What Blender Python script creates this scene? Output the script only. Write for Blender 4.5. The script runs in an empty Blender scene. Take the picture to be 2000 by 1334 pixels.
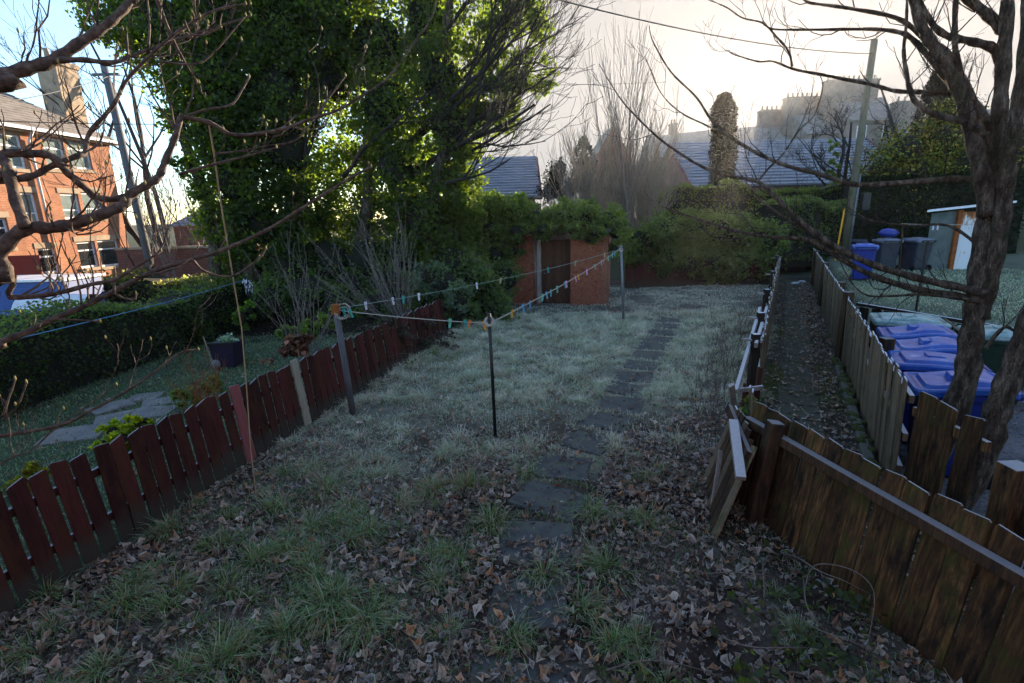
import bpy, math, random
import numpy as np
from mathutils import Vector, Matrix
random.seed(7); rng = np.random.default_rng(7)
rad = math.radians
sc = bpy.context.scene
# ------------------------------------------------------------------ camera
FPX, CX, CY = 1000.0, 1000.0, 667.0            # photograph pixels (2000 x 1334)
TH, PH, CAMH = math.atan(.248), math.atan(100/4033), 2.9
R0 = np.array([1., 0, 0]); FW = np.array([0, math.cos(TH), -math.sin(TH)]); U0 = np.array([0, math.sin(TH), math.cos(TH)])
RT = math.cos(PH)*R0 - math.sin(PH)*U0; UP = math.sin(PH)*R0 + math.cos(PH)*U0
CAMP = np.array([0, 0, CAMH])
cd = bpy.data.cameras.new('camera'); cam = bpy.data.objects.new('camera', cd); sc.collection.objects.link(cam)
cd.lens = 18.0; cd.sensor_width = 36.0; cd.clip_start = .05; cd.clip_end = 3000
cam.matrix_world = Matrix(((RT[0], UP[0], -FW[0], 0), (RT[1], UP[1], -FW[1], 0), (RT[2], UP[2], -FW[2], CAMH), (0, 0, 0, 1)))
sc.camera = cam
# ------------------------------------------------------------------ sky, sun, exposure
SUN_EL, SUN_AZ = 9.2, 24.5
SKY_STRENGTH, SUN_STRENGTH, EXPOSURE = .15, 4.4, 2.3
w = bpy.data.worlds.new('World'); sc.world = w; w.use_nodes = True
nt = w.node_tree; bg = nt.nodes['Background']
sky = nt.nodes.new('ShaderNodeTexSky'); sky.sky_type = 'NISHITA'; sky.sun_disc = False
sky.sun_elevation = rad(SUN_EL); sky.sun_rotation = rad(SUN_AZ)
sky.air_density = 1.0; sky.dust_density = .3; sky.ozone_density = 3.2
# thin bright cloud: broken over the whole dome, closing into a milky sheet on the sun's side
tc = nt.nodes.new('ShaderNodeTexCoord'); mp = nt.nodes.new('ShaderNodeMapping'); mp.inputs['Scale'].default_value = (1.2, 1.2, 3.0)
nz = nt.nodes.new('ShaderNodeTexNoise'); nz.inputs['Scale'].default_value = 1.6; nz.inputs['Detail'].default_value = 6; nz.inputs['Roughness'].default_value = .6
dt = nt.nodes.new('ShaderNodeVectorMath'); dt.operation = 'DOT_PRODUCT'; dt.inputs[1].default_value = (math.sin(rad(SUN_AZ+12)), math.cos(rad(SUN_AZ+12)), .15)
mr0 = nt.nodes.new('ShaderNodeMapRange'); mr0.interpolation_type = 'SMOOTHSTEP'; mr0.inputs[1].default_value = .55; mr0.inputs[2].default_value = .92; mr0.inputs[4].default_value = .99
cr = nt.nodes.new('ShaderNodeMapRange'); cr.inputs[1].default_value = .36; cr.inputs[2].default_value = .8; cr.inputs[3].default_value = .04; cr.inputs[4].default_value = .7
ad = nt.nodes.new('ShaderNodeMath'); ad.operation = 'ADD'; ad.use_clamp = True; mn = nt.nodes.new('ShaderNodeMath'); mn.operation = 'MINIMUM'; mn.inputs[1].default_value = .997
mx = nt.nodes.new('ShaderNodeMix'); mx.data_type = 'RGBA'; mx.inputs[7].default_value = (.84, .82, .81, 1)
nt.links.new(tc.outputs['Generated'], mp.inputs['Vector']); nt.links.new(mp.outputs[0], nz.inputs['Vector']); nt.links.new(tc.outputs['Generated'], dt.inputs[0]); nt.links.new(dt.outputs['Value'], mr0.inputs[0])
nt.links.new(nz.outputs['Fac'], cr.inputs[0]); nt.links.new(cr.outputs[0], ad.inputs[0]); nt.links.new(mr0.outputs[0], ad.inputs[1]); nt.links.new(ad.outputs[0], mn.inputs[0]); nt.links.new(mn.outputs[0], mx.inputs[0])
nt.links.new(sky.outputs[0], mx.inputs[6]); nt.links.new(mx.outputs[2], bg.inputs['Color'])
bg.inputs['Strength'].default_value = SKY_STRENGTH
sl = bpy.data.lights.new('sun', 'SUN'); sl.energy = SUN_STRENGTH; sl.angle = rad(.53); sl.color = (1, .80, .58)
so = bpy.data.objects.new('sun', sl); sc.collection.objects.link(so)
SD = Vector((math.sin(rad(SUN_AZ))*math.cos(rad(SUN_EL)), math.cos(rad(SUN_AZ))*math.cos(rad(SUN_EL)), math.sin(rad(SUN_EL))))
so.rotation_euler = SD.to_track_quat('Z', 'Y').to_euler(); so.location = (10, 20, 30)
vs = sc.view_settings; vs.view_transform = 'Standard'; vs.look = 'None'; vs.exposure = EXPOSURE; vs.gamma = 1; vs.use_curve_mapping = False
sc.cycles.use_denoising = True; sc.cycles.max_bounces = 6; sc.cycles.diffuse_bounces = 3; sc.cycles.transmission_bounces = 4
sc.cycles.transparent_max_bounces = 6; sc.cycles.caustics_reflective = False; sc.cycles.caustics_refractive = False

# ------------------------------------------------------------------ helpers
def ray(x, y): return FW + (x-CX)/FPX*RT + (CY-y)/FPX*UP
def G(x, y, z=0.):                              # photo pixel -> point at height z
    d = ray(x, y); return CAMP + d*((z-CAMH)/d[2])
def D(x, y, Y):                                 # photo pixel -> point at distance Y
    d = ray(x, y); return CAMP + d*(Y/d[1])
COL = sc.collection
ORG = {}
def tag(o, label=None, cat=None, group=None, kind=None):
    for k, v in (('label', label), ('category', cat), ('group', group), ('kind', kind)):
        if v: o[k] = v
    return o
def thing(name, label, cat, loc=(0, 0, 0), group=None, kind=None, rotz=0.):
    o = bpy.data.objects.new(name, None); COL.objects.link(o); o.location = loc; o.rotation_euler = (0, 0, rotz)
    o.empty_display_size = .1; ORG[o.name] = np.array(loc, float) if rotz == 0 else np.zeros(3)
    return tag(o, label, cat, group, kind)
def link(name, me, parent=None, loc=None, rot=None):
    o = bpy.data.objects.new(name, me); COL.objects.link(o)
    if parent: o.parent = parent
    ORG[o.name] = ORG[parent.name] if parent else np.zeros(3)
    if loc is not None: o.location = Vector(loc) - (Vector(ORG[parent.name]) if parent else Vector((0, 0, 0)))
    if rot is not None: o.rotation_euler = rot
    return o
def nrm(v): v = np.asarray(v, float); return v/(np.linalg.norm(v)+1e-12)
class MB:
    def __init__(s): s.v = []; s.f = []
    def add(s, V, F):
        b = len(s.v); s.v += [tuple(map(float, p)) for p in V]; s.f += [tuple(b+i for i in f) for f in F]; return s
    def hexa(s, P):                             # 8 points: bottom 4 then top 4
        return s.add(P, [(3, 2, 1, 0), (4, 5, 6, 7), (0, 1, 5, 4), (1, 2, 6, 5), (2, 3, 7, 6), (3, 0, 4, 7)])
    def box(s, x0, x1, y0, y1, z0, z1):
        return s.hexa([(x0, y0, z0), (x1, y0, z0), (x1, y1, z0), (x0, y1, z0), (x0, y0, z1), (x1, y0, z1), (x1, y1, z1), (x0, y1, z1)])
    def bar(s, a, b, wd, th, up=(0, 0, 1)):     # box along a->b
        a = np.array(a, float); b = np.array(b, float); d = nrm(b-a); r = nrm(np.cross(d, up)); u = np.cross(r, d)
        P = []
        for q in (a, b):
            for sx, sy in ((-1, -1), (1, -1), (1, 1), (-1, 1)): P.append(q + r*sx*wd/2 + u*sy*th/2)
        return s.hexa(P)
    def tube(s, pts, radii, n=6, cap=True):
        pts = [np.array(p, float) for p in pts]; m = len(pts)
        if np.isscalar(radii): radii = [radii]*m
        b = len(s.v); ref = np.array([.31, .17, .93])
        for i, p in enumerate(pts):
            d = nrm(pts[min(i+1, m-1)] - pts[max(i-1, 0)])
            if abs(d @ ref) > .95: ref = np.array([.93, .2, .1])
            u = nrm(np.cross(d, ref)); v = np.cross(d, u)
            for k in range(n):
                a = 2*math.pi*k/n; q = p + radii[i]*(math.cos(a)*u + math.sin(a)*v); s.v.append((q[0], q[1], q[2]))
        for i in range(m-1):
            for k in range(n):
                k2 = (k+1) % n; s.f.append((b+i*n+k, b+i*n+k2, b+(i+1)*n+k2, b+(i+1)*n+k))
        if cap: s.f.append(tuple(b+k for k in reversed(range(n)))); s.f.append(tuple(b+(m-1)*n+k for k in range(n)))
        return s
    def loft(s, rings, cap=True):               # rings: lists of points of equal length
        b = len(s.v); n = len(rings[0])
        for r in rings: s.v += [tuple(map(float, p)) for p in r]
        for i in range(len(rings)-1):
            for k in range(n):
                k2 = (k+1) % n; s.f.append((b+i*n+k, b+i*n+k2, b+(i+1)*n+k2, b+(i+1)*n+k))
        if cap: s.f.append(tuple(b+k for k in reversed(range(n)))); s.f.append(tuple(b+(len(rings)-1)*n+k for k in range(n)))
        return s
    def mesh(s, name, mat, org=None, smooth=False):
        me = bpy.data.meshes.new(name); V = np.array(s.v, float)
        if org is not None: V = V - org
        me.from_pydata(V.tolist(), [], s.f); me.materials.append(mat)
        if smooth: me.polygons.foreach_set('use_smooth', [True]*len(me.polygons))
        me.update(); return me
    def build(s, name, mat, parent=None, smooth=False, bevel=0):
        o = link(name, s.mesh(name, mat, ORG[parent.name] if parent else None, smooth), parent)
        if bevel:
            m = o.modifiers.new('bevel', 'BEVEL'); m.width = bevel; m.segments = 2; m.limit_method = 'ANGLE'
        return o
def npmesh(name, V, T, col, mat, parent=None, smooth=False):      # V (n,3) T (m,3) col (n,3)
    V = np.asarray(V, np.float32); T = np.asarray(T, np.int32)
    if parent: V = V - ORG[parent.name].astype(np.float32)
    me = bpy.data.meshes.new(name); me.vertices.add(len(V)); me.vertices.foreach_set('co', V.ravel())
    me.loops.add(T.size); me.loops.foreach_set('vertex_index', T.ravel())
    me.polygons.add(len(T)); me.polygons.foreach_set('loop_start', np.arange(0, T.size, 3, dtype=np.int32))
    me.polygons.foreach_set('use_smooth', np.full(len(T), smooth)); me.update(calc_edges=True)
    if col is not None:
        c = np.ones((len(V), 4), np.float32); c[:, :3] = col
        a = me.color_attributes.new('Col', 'FLOAT_COLOR', 'POINT'); a.data.foreach_set('color', c.ravel())
    me.materials.append(mat); me.validate()
    return link(name, me, parent)
_h = rng.random((256, 256))
def noise2(x, y, f=1., o=3):
    r = 0; amp = 1; tot = 0; x = np.asarray(x, float)*f; y = np.asarray(y, float)*f
    for k in range(o):
        xi = np.floor(x).astype(int); yi = np.floor(y).astype(int); fx = x-xi; fy = y-yi
        fx = fx*fx*(3-2*fx); fy = fy*fy*(3-2*fy)
        g = lambda a, b: _h[(a+k*37) % 256, (b+k*91) % 256]
        r = r + amp*((g(xi, yi)*(1-fx)+g(xi+1, yi)*fx)*(1-fy)+(g(xi, yi+1)*(1-fx)+g(xi+1, yi+1)*fx)*fy)
        tot += amp; amp *= .5; x = x*2.03; y = y*2.03
    return r/tot
def sstep(a, b, x): t = np.clip((np.asarray(x, float)-a)/(b-a), 0, 1); return t*t*(3-2*t)

# ------------------------------------------------------------------ materials
def nodes(name, rough=.8, spec=.3):
    m = bpy.data.materials.new(name); m.use_nodes = True; n = m.node_tree; p = n.nodes['Principled BSDF']
    p.inputs['Roughness'].default_value = rough; p.inputs['Specular IOR Level'].default_value = spec
    return m, n, p
def N(n, t, **kw):
    o = n.nodes.new(t)
    for k, v in kw.items():
        if k in o.inputs.keys(): o.inputs[k].default_value = v
        else: setattr(o, k, v)
    return o
def ramp(n, fac, stops):
    r = n.nodes.new('ShaderNodeValToRGB'); e = r.color_ramp.elements
    while len(e) < len(stops): e.new(.5)
    for q, (p, c) in zip(e, stops): q.position = p; q.color = (*c, 1)
    n.links.new(fac, r.inputs[0]); return r
def mixc(n, fac, a, b):
    m = n.nodes.new('ShaderNodeMix'); m.data_type = 'RGBA'
    for i, v in ((0, fac), (6, a), (7, b)):
        if isinstance(v, (int, float)): m.inputs[i].default_value = v
        elif isinstance(v, tuple): m.inputs[i].default_value = (*v, 1)
        else: n.links.new(v, m.inputs[i])
    return m.outputs[2]
def math_(n, op, a, b=0.):
    m = n.nodes.new('ShaderNodeMath'); m.operation = op
    for i, v in ((0, a), (1, b)):
        if isinstance(v, (int, float)): m.inputs[i].default_value = v
        else: n.links.new(v, m.inputs[i])
    return m.outputs[0]
def coords(n, scale=(1, 1, 1), jitter=True, kind='Object'):
    t = n.nodes.new('ShaderNodeTexCoord'); m = n.nodes.new('ShaderNodeMapping'); m.inputs['Scale'].default_value = scale
    src = t.outputs[kind]
    if jitter:
        oi = n.nodes.new('ShaderNodeObjectInfo'); v = n.nodes.new('ShaderNodeVectorMath'); v.operation = 'SCALE'; v.inputs[0].default_value = (37., 53., 71.)
        n.links.new(oi.outputs['Random'], v.inputs['Scale']); a = n.nodes.new('ShaderNodeVectorMath'); a.operation = 'ADD'
        n.links.new(src, a.inputs[0]); n.links.new(v.outputs[0], a.inputs[1]); src = a.outputs[0]
    n.links.new(src, m.inputs['Vector']); return m.outputs[0]
def noise(n, vec, scale, detail=4, rough=.6):
    t = n.nodes.new('ShaderNodeTexNoise'); t.inputs['Scale'].default_value = scale; t.inputs['Detail'].default_value = detail; t.inputs['Roughness'].default_value = rough
    n.links.new(vec, t.inputs['Vector']); return t.outputs['Fac']
def noise_col(n, vec, scale):
    t = n.nodes.new('ShaderNodeTexNoise'); t.inputs['Scale'].default_value = scale; n.links.new(vec, t.inputs['Vector']); return t.outputs['Color']
def bump(n, p, h, dist=.01, strength=.6):
    b = n.nodes.new('ShaderNodeBump'); b.inputs['Distance'].default_value = dist; b.inputs['Strength'].default_value = strength
    n.links.new(h, b.inputs['Height']); n.links.new(b.outputs[0], p.inputs['Normal'])
def M_noise(name, c1, c2, scale=6, rough=.8, stretch=(1, 1, 1), bd=.004, c3=None, spec=.3, lo=.3, hi=.7):
    m, n, p = nodes(name, rough, spec); v = coords(n, stretch); f = noise(n, v, scale, 6)
    st = [(lo, c1), (hi, c2)] if c3 is None else [(lo, c1), ((lo+hi)/2, c2), (hi, c3)]
    n.links.new(ramp(n, f, st).outputs[0], p.inputs['Base Color'])
    if bd: bump(n, p, noise(n, v, scale*4, 4), bd)
    return m
def M_attr(name, rough=.6, transl=0., spec=.3, yel=0.):
    m, n, p = nodes(name, rough, spec); a = n.nodes.new('ShaderNodeAttribute'); a.attribute_name = 'Col'
    n.links.new(a.outputs['Color'], p.inputs['Base Color'])
    if transl:
        t = n.nodes.new('ShaderNodeBsdfTranslucent'); hs = n.nodes.new('ShaderNodeHueSaturation'); hs.inputs['Value'].default_value = 9.0; hs.inputs['Saturation'].default_value = 1.3
        hs.inputs['Hue'].default_value = .455
        n.links.new(a.outputs['Color'], hs.inputs['Color']); n.links.new(mixc(n, yel, hs.outputs[0], (.40, .56, .02)), t.inputs['Color'])
        x = n.nodes.new('ShaderNodeMixShader'); x.inputs[0].default_value = transl
        n.links.new(p.outputs[0], x.inputs[1]); n.links.new(t.outputs[0], x.inputs[2]); n.links.new(x.outputs[0], n.nodes['Material Output'].inputs['Surface'])
    return m
def frosty(n, col, amount=.8, lo=.55):          # rime on faces that look up
    g = n.nodes.new('ShaderNodeNewGeometry'); s = n.nodes.new('ShaderNodeSeparateXYZ'); n.links.new(g.outputs['Normal'], s.inputs[0])
    mr = n.nodes.new('ShaderNodeMapRange'); mr.inputs[1].default_value = lo; mr.inputs[2].default_value = .95; mr.inputs[4].default_value = amount
    n.links.new(s.outputs['Z'], mr.inputs[0]); return mixc(n, mr.outputs[0], col, (.62, .66, .72))
def M_wood(name, dark, mid, light, moss=None, moss_lo=.55, frost=0., rough=.85, tint=.25, foot=None, stain=None):
    m, n, p = nodes(name, rough, .2); v = coords(n, (9, 9, .9)); f = noise(n, v, 5, 7, .65)
    c = ramp(n, f, [(.25, dark), (.5, mid), (.75, light)]).outputs[0]
    oi = n.nodes.new('ShaderNodeObjectInfo'); hs = n.nodes.new('ShaderNodeHueSaturation')
    mr = n.nodes.new('ShaderNodeMapRange'); mr.inputs[3].default_value = 1-tint; mr.inputs[4].default_value = 1+tint
    n.links.new(oi.outputs['Random'], mr.inputs[0]); n.links.new(mr.outputs[0], hs.inputs['Value']); n.links.new(c, hs.inputs['Color']); c = hs.outputs[0]
    v2 = coords(n, (1, 1, .6)); f2 = noise(n, v2, 4.5, 6, .7)
    if moss:
        r = ramp(n, f2, [(moss_lo, (0, 0, 0)), (moss_lo+.16, (1, 1, 1))]); c = mixc(n, r.outputs[0], c, moss)
    if stain:
        f3 = noise(n, coords(n, (1.6, 1.6, .5)), 3.3, 7, .75); c = mixc(n, ramp(n, f3, [(.49, (0, 0, 0)), (.62, (.9, .9, .9))]).outputs[0], c, stain)
    if foot:
        s_ = n.nodes.new('ShaderNodeSeparateXYZ'); t_ = n.nodes.new('ShaderNodeTexCoord'); n.links.new(t_.outputs['Object'], s_.inputs[0])
        k_ = math_(n, 'ADD', s_.outputs[2], math_(n, 'MULTIPLY', f2, -.5)); c = mixc(n, ramp(n, math_(n, 'ADD', k_, .5), [(.36, (.85, .85, .85)), (.55, (0, 0, 0))]).outputs[0], c, foot)
    if frost: c = frosty(n, c, frost)
    n.links.new(c, p.inputs['Base Color']); bump(n, p, f, .004, .8); return m
def M_brick(name, c1, c2, mortar, scale=1., bw=.225, bh=.075, msize=.011, plain=False):
    m, n, p = nodes(name, .88, .15); t = n.nodes.new('ShaderNodeTexCoord'); s = n.nodes.new('ShaderNodeSeparateXYZ'); n.links.new(t.outputs['Object'], s.inputs[0])
    xy = math_(n, 'ADD', s.outputs[0], s.outputs[1]); c = n.nodes.new('ShaderNodeCombineXYZ'); n.links.new(xy, c.inputs[0]); n.links.new(s.outputs[2], c.inputs[1])
    b = n.nodes.new('ShaderNodeTexBrick'); b.inputs['Scale'].default_value = scale; b.inputs['Brick Width'].default_value = bw; b.inputs['Row Height'].default_value = bh
    b.inputs['Mortar Size'].default_value = msize; b.inputs['Color1'].default_value = (*c1, 1); b.inputs['Color2'].default_value = (*c2, 1); b.inputs['Mortar'].default_value = (*mortar, 1); b.inputs['Bias'].default_value = -.1
    n.links.new(c.outputs[0], b.inputs['Vector'])
    f = noise(n, t.outputs['Object'], 1.3, 6, .7); r = ramp(n, f, [(.3, (.62, .6, .6)), (.7, (1.15, 1.1, 1.05))])
    mm = n.nodes.new('ShaderNodeMix'); mm.data_type = 'RGBA'; mm.blend_type = 'MULTIPLY'; mm.inputs[0].default_value = 1
    n.links.new(b.outputs['Color'], mm.inputs[6]); n.links.new(r.outputs[0], mm.inputs[7]); n.links.new(mm.outputs[2], p.inputs['Base Color'])
    h = math_(n, 'SUBTRACT', 1., b.outputs['Fac']); bump(n, p, h, .008, .7); return m
def M_plain(name, c, rough=.5, spec=.4, metal=0.):
    m, n, p = nodes(name, rough, spec); p.inputs['Metallic'].default_value = metal
    v = coords(n, kind='Object'); f = noise(n, v, 9, 5); d = tuple(x*.78 for x in c); l = tuple(min(1, x*1.15) for x in c)
    n.links.new(ramp(n, f, [(.3, d), (.7, l)]).outputs[0], p.inputs['Base Color']); return m
M = {}
M['red_wood'] = M_wood('red_stained_wood', (.014, .005, .005), (.045, .009, .009), (.075, .018, .013), (.022, .016, .01), .6, .45, tint=.5, foot=(.035, .033, .026), stain=(.055, .018, .008))
M['pink_wood'] = M_wood('faded_pink_wood', (.12, .035, .038), (.17, .05, .052), (.21, .07, .065), (.05, .04, .03), .68, .3)
M['grey_wood'] = M_wood('bare_grey_wood', (.15, .13, .10), (.25, .215, .165), (.32, .28, .22), (.12, .12, .07), .62, .3)
M['alley_wood'] = M_wood('weathered_larch', (.06, .045, .03), (.14, .103, .066), (.22, .165, .11), (.07, .072, .03), .52, .85, tint=.35)
M['near_wood'] = M_wood('damp_mossy_wood', (.005, .004, .003), (.065, .032, .013), (.2, .10, .034), (.045, .048, .010), .5, .45, tint=.45, stain=(.007, .0055, .005))
M['rail_wood'] = M_wood('damp_rail_wood', (.014, .009, .006), (.05, .027, .015), (.10, .055, .03), (.03, .032, .012), .55, .25, stain=(.012, .010, .009))
M['silver_wood'] = M_wood('silvered_wood', (.10, .09, .08), (.22, .19, .17), (.34, .30, .27), (.1, .1, .06), .7, .5)
M['post_wood'] = M_wood('grey_pole_wood', (.045, .045, .05), (.10, .10, .105), (.16, .155, .16), (.05, .06, .035), .6, .2)
M['pole_wood'] = M_wood('utility_pole_wood', (.07, .06, .045), (.125, .11, .075), (.165, .15, .11), (.085, .09, .045), .52)
M['door_wood'] = M_wood('stained_door_wood', (.028, .016, .011), (.065, .028, .018), (.10, .045, .025), (.05, .055, .016), .6)
M['dark_wood'] = M_wood('dark_creosoted_wood', (.010, .008, .007), (.022, .016, .012), (.035, .026, .018), None, 0, .8)
def M_bark():
    m, n, p = nodes('damp_bark', .9, .15); v = coords(n, (1, 1, .3)); f = noise(n, v, 17, 8, .7); v2 = coords(n, (1, 1, 1)); f2 = noise(n, v2, 5, 6, .7); f3 = noise(n, v2, 38, 3, .6)
    c = ramp(n, f, [(.38, (.028, .023, .018)), (.5, (.09, .07, .053)), (.64, (.2, .165, .13))]).outputs[0]
    c = mixc(n, ramp(n, f2, [(.52, (0, 0, 0)), (.68, (.75, .75, .75))]).outputs[0], c, (.075, .042, .024)); c = mixc(n, ramp(n, noise(n, v2, 3.1, 5, .7), [(.55, (0, 0, 0)), (.66, (.8, .8, .8))]).outputs[0], c, (.05, .055, .026)); c = mixc(n, ramp(n, f3, [(.66, (0, 0, 0)), (.74, (.7, .7, .7))]).outputs[0], c, (.2, .2, .18))
    vo = n.nodes.new('ShaderNodeTexVoronoi'); vo.feature = 'DISTANCE_TO_EDGE'; vo.inputs['Scale'].default_value = 60; n.links.new(mixc(n, .06, coords(n, (1, 1, .22)), noise_col(n, v2, 9)), vo.inputs['Vector'])
    fis = ramp(n, vo.outputs['Distance'], [(.0, (1, 1, 1)), (.1, (0, 0, 0))]).outputs[0]; c = mixc(n, math_(n, 'MULTIPLY', fis, .3), c, (.02, .016, .013))
    n.links.new(c, p.inputs['Base Color']); bump(n, p, math_(n, 'SUBTRACT', math_(n, 'ADD', f, math_(n, 'MULTIPLY', f2, .6)), math_(n, 'MULTIPLY', fis, .3)), .03, 1.); return m
M['bark'] = M_bark()
M['twig'] = M_noise('brown_twig_bark', (.025, .018, .015), (.085, .06, .046), 26, .85, (1, 1, 1), .006, (.17, .13, .10))
M['dark_twig'] = M_noise('dark_twig_bark', (.012, .010, .010), (.034, .026, .023), 20, .8, bd=.002)
M['pale_stem'] = M_noise('dry_pale_stem', (.16, .12, .08), (.34, .27, .19), 20, .8, bd=.001)
M['grey_stem'] = M_noise('dry_grey_stem', (.09, .075, .065), (.2, .165, .14), 20, .8, bd=.001)
M['bud'] = M_noise('green_yellow_bud', (.2, .15, .04), (.34, .30, .09), 30, .6, bd=0)
M['leaf'] = M_attr('ivy_leaf', .42, .5, .35, .55)
M['conifer'] = M_attr('conifer_leaf', .95, .0, .0)
M['grass'] = M_attr('frosted_grass', .8, .12, .15)
M['litter'] = M_attr('dead_leaf', .85, .03, .15)
M['slab'] = M_noise('damp_slab', (.03, .035, .036), (.065, .074, .074), 5, .8, bd=.008, c3=(.085, .10, .06))
M['pale_slab'] = M_noise('pale_slab', (.12, .12, .12), (.24, .23, .22), 5, .85, bd=.004)
M['brick_red'] = M_noise('red_brick', (.16, .042, .024), (.27, .085, .045), 9, .9, bd=.003, c3=(.33, .13, .08))
M['mortar'] = M_noise('lime_mortar', (.11, .085, .065), (.2, .165, .13), 12, .95)
M['tenement'] = M_brick('tenement_brick', (.42, .17, .085), (.33, .12, .06), (.36, .27, .2))
M['wall_brick'] = M_brick('boundary_brick', (.2, .06, .045), (.15, .05, .04), (.16, .13, .11))
M['sandstone'] = M_noise('sandstone', (.24, .18, .125), (.4, .31, .22), 3, .9)
M['far_stone'] = M_noise('far_stone', (.17, .14, .12), (.28, .235, .2), 1.2, .9)
M['far_red'] = M_noise('far_red_stone', (.22, .10, .075), (.32, .16, .12), 1.2, .9)
M['slate'] = M_noise('frosted_slate', (.16, .165, .2), (.23, .24, .28), 3, .75, (.35, 3, 3), .004, (.32, .335, .38))
M['slate_warm'] = M_noise('lichened_slate', (.16, .14, .125), (.28, .25, .22), 2.2, .8, (1, 1, 1), .004)
M['white'] = M_plain('white_painted', (.72, .74, .78), .4)
M['glass'] = M_plain('window_glass', (.025, .03, .035), .08, .9)
M['curtain_glass'] = M_plain('curtained_glass', (.2, .25, .24), .12, .8)
M['bin_blue'] = M_plain('blue_plastic', (.008, .028, .23), .42, .5)
M['bin_lid'] = M_noise('frosted_blue_plastic', (.008, .06, .34), (.025, .11, .42), 4, .38, bd=.0005, c3=(.3, .4, .7), lo=.36, hi=.8, spec=.6)
M['bin_green'] = M_plain('green_plastic', (.008, .032, .018), .45, .4)
M['bin_green_lid'] = M_noise('frosted_green_plastic', (.06, .13, .13), (.2, .32, .32), 5, .5, bd=.001, c3=(.42, .52, .54))
M['bin_grey'] = M_plain('grey_plastic', (.028, .032, .05), .45, .4)
M['bin_grey_lid'] = M_noise('frosted_grey_plastic', (.06, .07, .10), (.2, .22, .28), 5, .5, bd=.001)
M['purple_plastic'] = M_plain('dark_purple_plastic', (.018, .012, .035), .5)
M['black'] = M_plain('black_metal', (.008, .009, .01), .45)
M['steel'] = M_plain('galvanised_steel', (.17, .18, .19), .5, .4, .5)
M['rope'] = M_noise('pale_rope', (.3, .27, .22), (.5, .46, .4), 60, .9, bd=0)
M['cable'] = M_plain('dark_cable', (.02, .02, .025), .6)
M['blue_rope'] = M_plain('blue_plastic_line', (.08, .22, .4), .5)
M['cord'] = M_plain('straw_cord', (.45, .36, .22), .8)
M['rust'] = M_noise('rusted_steel', (.12, .035, .012), (.32, .10, .025), 7, .9, bd=.002)
M['shed_green'] = M_noise('dull_green_panel', (.07, .09, .085), (.13, .15, .14), 4, .8, bd=.001)
M['concrete'] = M_noise('mossy_concrete', (.035, .04, .035), (.09, .095, .09), 6, .9, bd=.006, c3=(.05, .065, .02))
M['moss'] = M_noise('moss', (.02, .026, .008), (.06, .075, .018), 16, 1., bd=.02)
M['blue_paint'] = M_plain('blue_painted_board', (.02, .07, .26), .5)
M['red_paint'] = M_plain('dark_red_board', (.14, .015, .015), .6)
M['white_sheet'] = M_plain('white_tarpaulin', (.55, .58, .64), .6)
M['soil'] = M_noise('dark_fill', (.008, .010, .006), (.022, .02, .014), 5, 1.)  # dark fill for foliage cores and window backs: shade put into colour, not soil
PEGC = {'teal': (.02, .36, .33), 'blue': (.08, .36, .62), 'yellow': (.75, .36, .02), 'pink': (.68, .33, .58), 'white': (.7, .68, .76), 'wooden': (.5, .36, .2), 'green': (.12, .5, .34), 'orange': (.7, .2, .05)}
for k, c in PEGC.items(): M['peg_'+k] = M_plain(k+'_peg_plastic', c, .45)

# ================================================================== setting
def xL(Y): return -3.83 + .257*(np.asarray(Y, float)-3.69)           # red fence line
def xA(Y): Y = np.asarray(Y, float); return np.where(Y > 4.6, 3.62+.536*(Y-7.12), 2.27+(4.6-Y)*.2125)   # garden / alley
def xB(Y): Y = np.asarray(Y, float); return np.where(Y > 4.65, 4.31+.525*(Y-5.58), 3.83)               # alley / right neighbour
PATH = np.array([(-.05, 2.3), (.12, 3.3), (.2, 4.4), (.63, 5.52), (1.12, 6.44), (1.56, 7.25), (1.80, 7.92), (2.18, 8.7), (2.46, 9.47), (2.85, 10.37), (3.36, 11.45), (3.93, 12.76), (4.35, 13.69)])
def path_d(x, y):
    x = np.asarray(x, float); y = np.asarray(y, float); px = np.interp(y, PATH[:, 1], PATH[:, 0]); return np.abs(x-px)*.88
def in_garden(x, y): return (x > xL(y)+.05) & (x < xA(y)-.05) & (y < 20)
def hz(x, y):
    x = np.asarray(x, float); y = np.asarray(y, float)
    g = ((x > xL(y)) & (x < xA(y)) & (y < 21) & (y > .5)).astype(float)
    pd = sstep(.3, .6, path_d(x, y)) if True else 1
    b = (noise2(x, y, 1.7, 3)-.5)*.16*g*np.where(y < 13.9, pd, 1)
    l = (noise2(x+40, y, .8, 2)-.5)*.10*((x <= xL(y)) & (y < 25))
    t = x-(7.57+(10.47-y)*.319)
    r = .68*sstep(0, 2.2, t)*sstep(0., .7, x-xB(y)-.15)*(1-.0*y)
    back = 1.4*sstep(23, 34, y)*(x > -16)
    return b+l+r+back
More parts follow.
